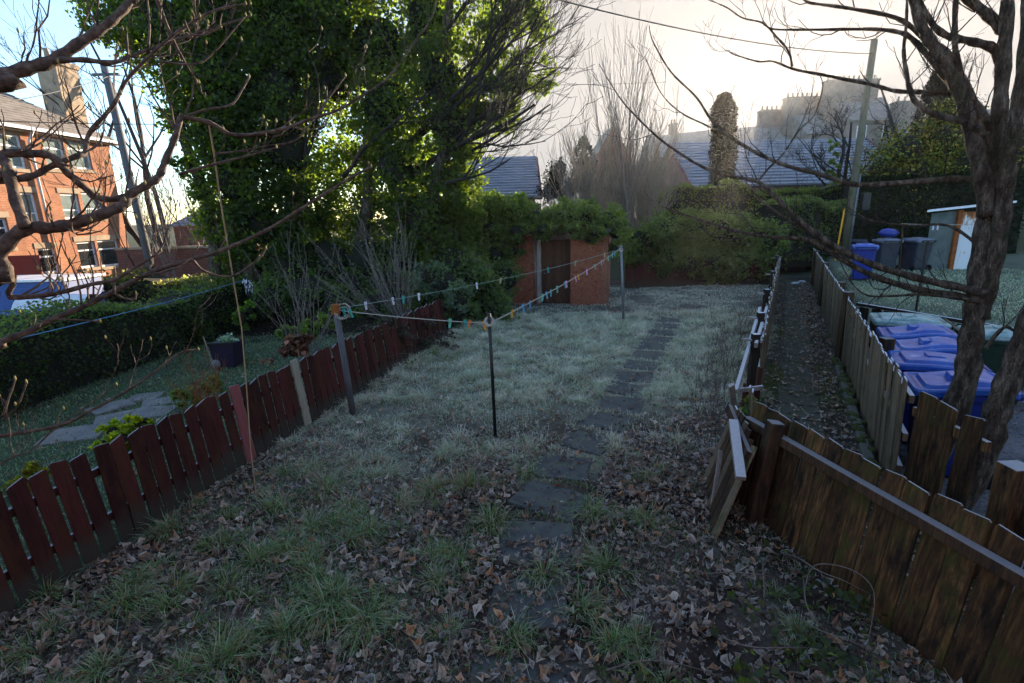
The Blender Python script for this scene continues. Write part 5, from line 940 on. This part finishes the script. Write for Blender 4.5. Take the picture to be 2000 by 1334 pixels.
RBR = [([(1925, 575), (1880, 562), (1800, 545), (1700, 515), (1620, 475), (1560, 430), (1520, 390), (1480, 355), (1430, 345), (1370, 325), (1300, 280), (1250, 235), (1210, 190), (1170, 125)], 4.6, 5.6, .042, .004, 12),
 ([(1480, 355), (1500, 330), (1530, 300), (1560, 255), (1590, 225), (1607, 170), (1600, 145)], 5.25, 5.4, .012, .004, 2),
 ([(1920, 590), (1880, 580), (1780, 562), (1690, 532), (1600, 478), (1570, 467), (1500, 462), (1440, 452), (1370, 430), (1310, 410), (1290, 400)], 4.62, 5.5, .042, .004, 11),
 ([(1620, 475), (1540, 430), (1480, 385), (1450, 345), (1420, 310)], 4.95, 5.2, .016, .004, 4),
 ([(1940, 352), (1920, 350), (1850, 350), (1750, 358), (1670, 360), (1600, 340), (1540, 325), (1480, 300), (1430, 270), (1390, 235), (1360, 190), (1310, 140), (1275, 80), (1268, 50)], 4.7, 5.6, .036, .004, 9),
 ([(1480, 300), (1440, 275), (1380, 245), (1330, 220), (1290, 180), (1260, 110)], 5.25, 5.6, .012, .004, 3),
 ([(1935, 300), (1905, 225), (1880, 188), (1800, 180), (1750, 178), (1700, 165), (1600, 145), (1550, 135), (1510, 120), (1480, 120), (1430, 105), (1425, 97)], 4.75, 5.6, .03, .004, 10),
 ([(1547, 130), (1540, 100), (1515, 70), (1490, 45), (1450, 35), (1420, 15), (1385, 0)], 5.3, 5.5, .012, .005, 5),
 ([(1910, 230), (1830, 130), (1780, 75), (1750, 62), (1700, 57), (1600, 58), (1510, 57), (1495, 45)], 4.8, 5.4, .032, .005, 9),
 ([(1920, 240), (1860, 115), (1800, 70), (1750, 35), (1650, 15), (1580, 5), (1565, -10)], 4.8, 5.2, .032, .008, 8),
 ([(1930, 420), (1915, 330), (1895, 250), (1870, 170), (1830, 100), (1800, 50), (1780, -20), (1760, -120)], 4.7, 4.9, .075, .03, 10),
 ([(1958, 130), (1940, 95), (1900, 82), (1850, 70), (1820, 45), (1790, -10)], 4.85, 5.0, .045, .02, 7),
 ([(1925, 265), (1880, 238), (1830, 225), (1800, 210), (1780, 185), (1770, 140), (1765, 100), (1770, 50), (1772, -20)], 4.7, 5.0, .036, .01, 8),
 ([(1950, 290), (1925, 230), (1890, 180), (1868, 110), (1865, 40), (1870, -30)], 4.8, 4.9, .04, .018, 7),
 ([(1915, 590), (1880, 583), (1800, 575), (1760, 577), (1700, 578), (1670, 560), (1645, 520), (1640, 500)], 4.6, 4.9, .018, .004, 5),
 ([(1945, 330), (1970, 300), (1990, 280), (2040, 260)], 4.8, 4.6, .05, .03, 3), ([(1960, 60), (1930, 30), (1880, -10), (1820, -60)], 4.9, 5, .05, .03, 6),
 ([(1925, 680), (1960, 640), (1985, 650), (2010, 670)], 4.5, 4.3, .02, .008, 3), ([(1900, 470), (1850, 440), (1780, 440), (1700, 430), (1650, 400)], 4.7, 5.1, .016, .004, 6)]
b = MB(); tw = MB()
for px, Y0, Y1, r0, r1, nt2 in RBR:
    P, rs = traced(b, px, Y0, Y1, r0, r1, 9); twigs(tw, P, rs, nt2//2+3, .5, R, .2, 2, 1.0, .12)
b.build('branches', M['bark'], rt, True); tw.build('twigs', M['dark_twig'], rt)['kind'] = 'stuff'
# ================================================================== left foreground tree (trunk just outside the frame)
R = random.Random(12); TL = np.array([-4.75, 2.15, 0]); lt = thing('foreground_tree', 'bare budding tree reaching in from the left edge, near the camera', 'tree', TL)
b = MB(); b.tube([TL, TL+np.array([.05, 0, 1.5]), TL+np.array([.0, .05, 3]), TL+np.array([-.1, .1, 5]), TL+np.array([-.1, .2, 7])], [.2, .17, .15, .11, .05], 12); b.build('trunk', M['bark'], lt, True)
tz = lambda z: TL+np.array([.03, .03, z])
LBR = [([(-60, 172), (0, 150), (60, 132), (105, 118), (150, 88), (200, 55), (235, 25), (265, -10), (290, -60)], 2.7, 3.2, .042, .016, 6, [tz(3.3)]),
 ([(105, 118), (160, 117), (220, 122), (260, 108), (310, 90), (370, 70), (430, 50), (490, 30)], 2.85, 3.4, .016, .004, 8, None),
 ([(-80, 600), (0, 490), (50, 447), (100, 445), (150, 435), (210, 415), (240, 400), (255, 380), (290, 360), (310, 345), (325, 310), (345, 260), (352, 228)], 2.5, 3.0, .04, .014, 8, [tz(2.0)]),
 ([(352, 228), (410, 240), (450, 262), (500, 262), (560, 250), (600, 235), (660, 215), (710, 185), (760, 150), (800, 95), (840, 40), (855, -10)], 3.0, 3.6, .014, .004, 7, None),
 ([(50, 445), (30, 390), (15, 330), (8, 302), (60, 300), (100, 305), (130, 335), (160, 362), (190, 385), (230, 388), (280, 366), (310, 342)], 2.55, 2.95, .026, .014, 5, None),
 ([(-60, 352), (0, 352), (60, 345), (100, 325), (150, 305), (166, 298), (175, 260), (222, 205), (245, 160), (290, 112), (350, 60), (420, 20), (480, 8)], 2.6, 3.2, .022, .005, 8, [tz(2.75)]),
 ([(-70, 700), (0, 668), (50, 650), (100, 625), (160, 600), (220, 570), (300, 530), (370, 508), (430, 490), (520, 450), (600, 400), (680, 350), (725, 325)], 2.7, 3.5, .024, .007, 6, [tz(1.75)]),
 ([(375, 506), (400, 530), (450, 540), (500, 510), (520, 485)], 3.1, 3.3, .008, .005, 0, None),
 ([(222, 570), (225, 540), (224, 525)], 2.9, 2.95, .008, .004, 0, None), ([(222, 572), (240, 582), (262, 585), (266, 574)], 2.9, 2.95, .008, .005, 0, None),
 ([(-80, 870), (0, 852), (120, 830), (180, 800), (240, 768), (300, 728), (350, 690), (388, 683)], 2.6, 3.1, .014, .005, 2, [tz(1.2)]),
 ([(-60, 560), (20, 580), (100, 575), (180, 555), (220, 548), (260, 525), (300, 500), (315, 490)], 2.55, 2.8, .018, .005, 6, [tz(1.8)]),
 ([(250, 530), (265, 540), (300, 535), (340, 525), (365, 510), (385, 485), (388, 478)], 2.8, 3.0, .006, .004, 0, None),
 ([(355, 230), (400, 215), (450, 205), (470, 180), (487, 150)], 3.0, 3.2, .007, .005, 0, None), ([(420, 300), (470, 295), (520, 285), (575, 275), (610, 235), (675, 148)], 3.1, 3.4, .006, .0035, 2, None),
 ([(350, 340), (420, 320), (480, 305), (540, 288)], 3.0, 3.1, .009, .004, 2, None), ([(580, 250), (640, 280), (720, 320)], 3.2, 3.4, .004, .002, 0, None), ([(300, -20), (330, 60), (360, 120), (385, 160)], 3.1, 3.3, .012, .004, 3, None),
 ([(290, 90), (292, 50), (288, 0), (286, -40)], 2.9, 3, .006, .004, 1, None), ([(360, 40), (372, 65), (395, 68), (432, 53)], 3, 3.1, .006, .004, 0, None), ([(310, 120), (380, 125), (420, 100), (480, 30)], 3, 3.2, .006, .0035, 1, None),
 ([(-40, 930), (20, 895), (60, 880), (105, 840), (160, 800), (228, 752)], 2.5, 2.9, .007, .003, 3, None), ([(-30, 780), (0, 815), (20, 770), (30, 740)], 2.4, 2.5, .006, .004, 0, None), ([(5, 820), (35, 790), (52, 747)], 2.45, 2.5, .005, .004, 0, None), ([(75, 640), (90, 625), (150, 625), (196, 628)], 2.7, 2.8, .005, .004, 0, None)]
b = MB(); tw = MB(); buds = []
for px, Y0, Y1, r0, r1, nt2, pre in LBR:
    P, rs = traced(b, px, Y0, Y1, r0, r1, 9, pre=pre); buds.append(P[-1])
    if nt2: twigs(tw, P, rs, int(nt2*1.8), .34, R, .28, 1, .9, .2, buds, .0022)
b.build('branches', M['twig'], lt, True); tw.build('twigs', M['twig'], lt)['kind'] = 'stuff'; bm_ = MB()
for q in buds:
    r = .0055; bm_.loft([[(q[0]+r*s*math.cos(a), q[1]+r*s*math.sin(a), q[2]+z) for a in (0, 1.26, 2.51, 3.77, 5.03)] for s, z in ((.5, -.008), (1, .0), (.9, .008), (.2, .018))])
bm_.build('buds', M['bud'], lt, True)['kind'] = 'stuff'

# ================================================================== ground cover
def blades(P, az, L, lean, wd, c0, c1, c2):
    n = len(P); d = np.stack([np.cos(az), np.sin(az), 0*az], 1); u = np.array([0, 0, 1.]); pw = np.stack([-np.sin(az), np.cos(az), 0*az], 1)*wd[:, None]
    a, c = lean*.55, lean*1.45; m = P+L[:, None]*.5*(d*np.sin(a)[:, None]+u*np.cos(a)[:, None]); t = m+L[:, None]*.5*(d*np.sin(c)[:, None]+u*np.cos(c)[:, None])
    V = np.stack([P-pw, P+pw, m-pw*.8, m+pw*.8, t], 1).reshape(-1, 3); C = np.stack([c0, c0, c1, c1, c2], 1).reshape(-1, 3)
    k = np.arange(n)[:, None, None]*5; T = (np.array([(0, 1, 3), (0, 3, 2), (2, 3, 4)])[None]+k).reshape(-1, 3); return V, T, C
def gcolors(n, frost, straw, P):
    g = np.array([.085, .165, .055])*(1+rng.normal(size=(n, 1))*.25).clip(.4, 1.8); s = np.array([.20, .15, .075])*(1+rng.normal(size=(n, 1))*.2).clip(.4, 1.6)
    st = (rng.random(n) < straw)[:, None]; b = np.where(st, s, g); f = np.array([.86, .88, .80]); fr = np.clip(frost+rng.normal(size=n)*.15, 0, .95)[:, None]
    c0 = b*.25; c1 = b*(1-fr*.38)*.8+f*fr*.38; c2 = b*(1-fr)+f*fr; return c0, c1, c2  # shade between blades is put into the dark foot colour; tips carry frost
Bp, Ba, Bl, Be, Bw, B0_, B1_, B2_ = [], [], [], [], [], [], [], []
def add_blades(x, y, az, L, lean, wd, frost, straw):
    P = np.stack([x, y, hz(x, y)-.01], 1); c0, c1, c2 = gcolors(len(x), frost, straw, P)
    for l, v in ((Bp, P), (Ba, az), (Bl, L), (Be, lean), (Bw, wd), (B0_, c0), (B1_, c1), (B2_, c2)): l.append(v)
def frost_w(x, y): return np.clip(.13+.8*sstep(4.6, 7.8, y+(noise2(x, y, .8, 2)-.5)*2.5), 0, .78)
# tufts
for (jx, jy, ja, js) in JOINTS:
    if jy > 4.3:
        n = 170; u = rng.uniform(-.42, .42, n); v = rng.normal(size=n)*.03-.37+.05*np.sin(u*7+jx*5); x = jx+np.cos(ja)*v-np.sin(ja)*u; y = jy+np.sin(ja)*v+np.cos(ja)*u
        add_blades(x, y, rng.random(n)*6.28, .05+.06*rng.random(n), .5+.9*rng.random(n), .0025+.002*rng.random(n), frost_w(x, y), .35)
tuf = [(540, 1000, 1.2), (560, 1085, 1.1), (720, 1045, 1.2), (785, 990, 1.1), (850, 965, 1.2), (640, 1205, 1.5), (860, 1140, .9), (1160, 1010, 1.2), (1262, 1030, 1.1), (1180, 1115, 1.2), (1060, 1130, 1.1), (430, 1070, 1.0), (270, 1150, 1.0), (250, 1190, 1.2), (560, 1240, 1.1), (720, 1230, 1.2), (500, 1110, 1.1), (920, 960, 1.2), (640, 960, 1.1), (740, 910, 1.1), (870, 900, 1.2), (900, 870, 1.1), (800, 850, 1.0), (610, 920, 1.0), (1010, 900, .9), (1200, 870, 1.0), (1000, 1260, 1.0), (1140, 1200, 1.0), (880, 1080, .9), (960, 1030, 1.2), (430, 1300, 1.3), (330, 1040, 1.1), (700, 830, 1.0), (760, 780, 1.0)]
tl = [(*G(x, y)[:2], s) for x, y, s in tuf]
k = 0
while k < 210:
    x, y = R.uniform(-4.5, 4), R.uniform(2.0, 8.5)
    if not in_garden(np.array(x), np.array(y)) or path_d(x, y) < .36 or noise2(x, y, .9, 2) < .47-.05*y/8 or (x > np.interp(y, PATH[:, 1], PATH[:, 0])+1.3 and R.random() < .75) or x > float(xA(y))-.5: continue
    tl.append((x, y, R.uniform(.35, .95))); k += 1
k = 0
while k < 760:
    x, y = R.uniform(-3, 7), R.uniform(7.5, 14.6)
    if not in_garden(np.array(x), np.array(y)) or path_d(x, y) < .36: continue
    tl.append((x, y, R.uniform(.45, 1.25))); k += 1
for (x, y, s) in tl:
    n = int(170*s*(1 if y < 6 else .7)); r = np.abs(rng.normal(size=n))*.1*s; a = rng.random(n)*2*math.pi; lay_ = R.random()*6.28; dirn = np.where(rng.random(n) < .45, lay_+rng.normal(size=n)*.7, a+rng.normal(size=n)*.7)
    add_blades(x+r*np.cos(a), y+r*np.sin(a), dirn, (.14+.16*rng.random(n))*s*(1.0 if y < 6.5 else .9), .35+1.05*rng.random(n)+r*3, .0024+.002*rng.random(n), float(frost_w(x, y))*R.uniform(.55, 1.05), .18+.62*R.random()**2*(y > 4.5))
def carpet(n, x0, x1, y0, y1, cond, L, wd, frost, straw):
    x = rng.uniform(x0, x1, n); y = y0+(y1-y0)*rng.random(n)**1.0; m = cond(x, y); x, y = x[m], y[m]; k = len(x)
    add_blades(x, y, rng.random(k)*6.28, L*(.5+rng.random(k)), .4+1.0*rng.random(k), wd*(.7+.6*rng.random(k)), frost(x, y) if callable(frost) else np.full(k, frost), straw)
rn = lambda x: rng.random(len(x))
carpet(105000, -4.5, 7, 5.2, 15, lambda x, y: in_garden(x, y) & ((path_d(x, y) > .27+.2*noise2(x, y, 4, 2)-.1) | (y > 13.9) | (rn(x) < .06)) & (rn(x) < np.clip(sstep(4.8, 7, y)+.25, 0, 1)*(1-.8*sstep(.55, 1.5, x-np.interp(y, PATH[:, 1], PATH[:, 0])))) & (.6*noise2(x, y, 1.1, 2)+.5*noise2(x+20, y, 3.4, 2)+.2*rn(x) > .6), .1, .0034, lambda x, y: frost_w(x, y)*(.5+.8*noise2(x+3, y, 1.6, 3)), .2)
carpet(34000, -4.7, 3, 1.8, 6.2, lambda x, y: in_garden(x, y) & (path_d(x, y) > .32) & (noise2(x, y, 1.3, 3)+.2*rn(x) > .56), .085, .003, lambda x, y: frost_w(x, y), .2)
carpet(70000, -8.6, -2, 3.5, 13, lambda x, y: (x < xL(y)-.15) & (x > -8.2) & (noise2(x, y, 1.4, 2)+.3*rn(x) > .4), .075, .004, .2, .06)
carpet(42000, 6, 17, 8, 19, lambda x, y: (x > xB(y)+.4) & (x > 7.7+(10.47-y)*.319) & (noise2(x, y, 1.4, 2)+.3*rn(x) > .42), .09, .006, .5, .12)
carpet(9000, 2.3, 13, 3, 20, lambda x, y: (x > xA(y)+.05) & (x < xB(y)-.2) & (noise2(x, y, 1.2, 2) > .5), .05, .004, .15, .2)
carpet(48000, -4, 10, 14, 20, lambda x, y: in_garden(x, y) & (noise2(x, y, .9, 2) > .38), .07, .006, .8, .3)
cat_ = lambda l: np.concatenate(l)
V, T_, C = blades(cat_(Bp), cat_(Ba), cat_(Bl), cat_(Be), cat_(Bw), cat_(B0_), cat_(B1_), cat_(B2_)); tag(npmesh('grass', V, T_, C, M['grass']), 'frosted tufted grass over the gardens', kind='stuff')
# dead leaves
def leaf_tmpl(seed, pts=5):
    r = random.Random(seed); n = pts*2; V = [(0, 0, r.uniform(-.12, .12))]; curl = r.uniform(.5, 1.9); cax = r.uniform(0, 3.14); bend = r.uniform(-.8, .8); asp = r.uniform(.55, 1)
    for k in range(n):
        a = 2*math.pi*k/n+r.uniform(-.2, .2); q = (.56 if k % 2 == 0 else .37)*r.uniform(.65, 1.2); x, y = q*math.cos(a), q*math.sin(a)*asp; s = x*math.cos(cax)+y*math.sin(cax); t = -x*math.sin(cax)+y*math.cos(cax)
        z = curl*s*s*1.3+bend*t*t+r.uniform(-.08, .08); f = 1-.3*min(1, curl*abs(s)); V.append((x*f, y*f, z))
    return np.array(V), np.array([(0, k+1, (k+1) % n+1) for k in range(n)])
LT = [leaf_tmpl(s, 4 if s < 7 else 3) for s in range(14)]
def scatter_leaves(n, x, y, size, bright):
    Vs, Ts, Cs, o = [], [], [], 0; pal = np.array([(.15, .11, .075), (.21, .165, .12), (.10, .072, .05), (.27, .23, .18), (.17, .125, .085), (.05, .035, .026), (.17, .10, .055), (.065, .045, .032), (.22, .12, .06), (.12, .10, .075), (.045, .036, .03)])
    k = rng.integers(0, len(LT), n); tilt = rng.normal(size=(n, 3))*np.array([.34, .34, 0])+np.array([0, 0, 1]); z = hz(x, y)+.012+rng.random(n)*.04; frr = (rng.random(n)**2*.75)[:, None, None]; c = pal[rng.integers(0, len(pal), n)]*(1+rng.normal(size=(n, 1))*.2).clip(.5, 1.6)*bright[:, None]
    for i, (tv, tt) in enumerate(LT):
        m = k == i
        if m.any(): V, T, Cc = stamp(tv, tt, np.stack([x, y, z], 1)[m], frames(tilt[m], 0), size[m], c[m]); Cc = Cc.reshape(m.sum(), -1, 3).copy(); Cc[:, 0] *= .6; Cc[:, 1:] = Cc[:, 1:]*(1-frr[m])+np.array([.46, .45, .42])*frr[m]; Cc[:, 1::2] *= .8; Vs.append(V); Ts.append(T+o); Cs.append(Cc.reshape(-1, 3)); o += len(V)
    return np.concatenate(Vs), np.concatenate(Ts), np.concatenate(Cs)
xs_, ys_ = [], []
def lay(n, x0, x1, y0, y1, cond):
    x = rng.uniform(x0, x1, n); y = rng.uniform(y0, y1, n); m = cond(x, y); xs_.append(x[m]); ys_.append(y[m])
nearf = lambda x, y: 1-sstep(4.8, 8, y+(noise2(x, y, .7, 2)-.5)*3)
rightp = lambda x, y: sstep(.45, 1.1, x-np.interp(y, PATH[:, 1], PATH[:, 0]))
lay(95000, -4.8, 3, 1.8, 9.0, lambda x, y: in_garden(x, y) & (rn(x) < nearf(x, y)*(.42+.6*sstep(.42, .6, noise2(x+7, y, 1.2, 3)))*(1-.95*(path_d(x, y) < .38)*(y > 4.1))*np.where(x < -.6, .85, 1)*np.where((x > xA(y)-.75) & (y < 4.4), .45, 1)+.05))
lay(16000, 0, 7, 4, 14, lambda x, y: in_garden(x, y) & (rn(x) < .75*rightp(x, y)*(1-.75*sstep(7, 12, y))))
lay(90000, 2.3, 13, 2.5, 20, lambda x, y: (x > xA(y)) & (x < xB(y)-.1) & (rn(x) < .3+.7*sstep(-.95, -.35, x-xB(y)-.25*(noise2(x, y, 1.1, 2)-.5))))
lay(6000, -4.5, 0, 2, 12, lambda x, y: (x > xL(y)) & (x < xL(y)+.5))
lay(5000, -1, 9, 13.6, 20, lambda x, y: in_garden(x, y)); lay(2500, 3.9, 8, 2, 9, lambda x, y: (x > xB(y)+.15)); lay(1600, -8.5, -3, 3.5, 14, lambda x, y: x < xL(y)-.2)
x, y = cat_(xs_), cat_(ys_); n = len(x); big = rng.random(n) < .3; sz = np.where(big, .05+.075*rng.random(n)**1.8, .024+.028*rng.random(n))
V, T_, C = scatter_leaves(n, x, y, sz, np.where(big, 1.25+.7*rng.random(n), .45+.6*rng.random(n))+.25*sstep(5, 9, y)); tag(npmesh('fallen_leaves', V, T_, C, M['litter']), 'brown and pale frosted dead leaves strewn over the ground', kind='stuff')
# dead stalks along the broken fence
R = random.Random(5); gi = 0
lbs = ['nearest the red stub', 'below the diagonal pole', 'beside the broken fence middle', 'left of the broken fence posts', 'at the far end of the broken fence', 'by the lawn edge halfway along', 'next to the leaf drift', 'furthest by the laurel hedge']
for k in range(8):
    y = 6.6+k*1.05; x = float(xA(y))-R.uniform(.3, .8); bare('dead_weed', 'dark dead weed stalks '+lbs[k], 'weed', (x, y, float(hz(x, y))), 11, .75, .006, 1, M['grey_stem'] if k % 2 else M['twig'], .05, .5, .1, .28, 80+k, 'dead weeds along the broken fence', minr=.0025, kids=(2, 4))
# brambles
def bramble(name, label, arcs, seed, leaves=0):
    R = random.Random(seed); t = thing(name, label, 'bramble', (*G(*arcs[0][0])[:2], 0)); b = MB(); P_ = []
    for arc in arcs:
        pts = []; m = len(arc)
        for i, (px, py) in enumerate(arc): g = G(px, py, .05+.32*math.sin(math.pi*i/(m-1))); pts.append(g)
        q = smooth(pts, 6); b.tube(q, list(np.linspace(.0055, .0022, len(q))), 5); P_ += q
    b.build('stems', M['grey_stem'], t)['kind'] = 'stuff'
    if leaves:
        c = [((p[0], p[1], p[2]*.5), (.1, .1, .06), leaves) for p in P_[::5]]; V, T, C = cloud(c, .06, ((.02, .035, .02), (.035, .05, .025)), sig=.5, up=.9, sub=8); npmesh('leaves', V, T, C, M['leaf'], t)['kind'] = 'stuff'
bramble('bramble', 'arching bare bramble runners at the foot of the near fence', [[(1380, 1120), (1440, 1118), (1500, 1125), (1540, 1140)], [(1525, 1078), (1560, 1090), (1600, 1115), (1650, 1135), (1700, 1160), (1760, 1185)], [(1570, 1165), (1580, 1120), (1600, 1102), (1650, 1108), (1690, 1130), (1708, 1165), (1700, 1230), (1690, 1280)], [(1570, 1130), (1575, 1180), (1600, 1220), (1640, 1260)], [(1490, 1100), (1493, 1160), (1496, 1190)]], 1, 5)
bramble('bramble', 'dark ground bramble in the bottom right corner', [[(1180, 1310), (1260, 1290), (1340, 1300), (1420, 1325)], [(1400, 1240), (1460, 1262), (1540, 1265), (1600, 1264)], [(1460, 1330), (1480, 1290), (1520, 1260)], [(1550, 1200), (1600, 1230), (1680, 1260), (1740, 1300)]], 2, 9)
bramble('bramble', 'bramble tangle over the far end of the red fence', [[(700, 700), (740, 660), (790, 650), (830, 680)], [(660, 690), (700, 640), (760, 640), (800, 690)], [(760, 700), (800, 660), (850, 670), (880, 700)], [(720, 720), (780, 690), (820, 700)], [(640, 680), (680, 650), (720, 670)]], 3, 14)
bush('fence_bramble', 'grey-brown bramble mass smothering the far red fence', 'bramble', [pc(*q) for q in ((820, 680, 30, 10.6, 500), (855, 650, 34, 11.2, 600), (790, 660, 26, 10.2, 350), (880, 690, 24, 11, 300), (720, 655, 22, 9.2, 220), (760, 640, 24, 9.8, 260))], .05, ((.06, .05, .04), (.045, .05, .03), (.08, .065, .055)), (D(820, 720, 10.8)[0], 10.8, 0), 'litter', corek=0, sig=.16)
bush('ivy_sprig', 'small dark ivy sprig growing through the broken corner', 'ivy', [pc(1458, 805, 16, 5.3, 130), pc(1470, 785, 10, 5.4, 60)], .07, ((.03, .05, .03), (.045, .07, .03)), (D(1460, 840, 5.3)[0], 5.3, 0), corek=0, sig=.14)
# --- thin winter haze over the whole place
hzb = MB().box(-150, 150, -25, 110, -1.5, 34); mh = bpy.data.materials.new('haze_air'); mh.use_nodes = True; hn = mh.node_tree; hn.nodes.remove(hn.nodes['Principled BSDF'])
pv = hn.nodes.new('ShaderNodeVolumePrincipled'); pv.inputs['Color'].default_value = (.93, .93, .96, 1); pv.inputs['Density'].default_value = .0002; pv.inputs['Anisotropy'].default_value = .72; hn.links.new(pv.outputs[0], hn.nodes['Material Output'].inputs['Volume'])
tag(hzb.build('haze', mh), 'thin low winter haze filling the air', kind='stuff')
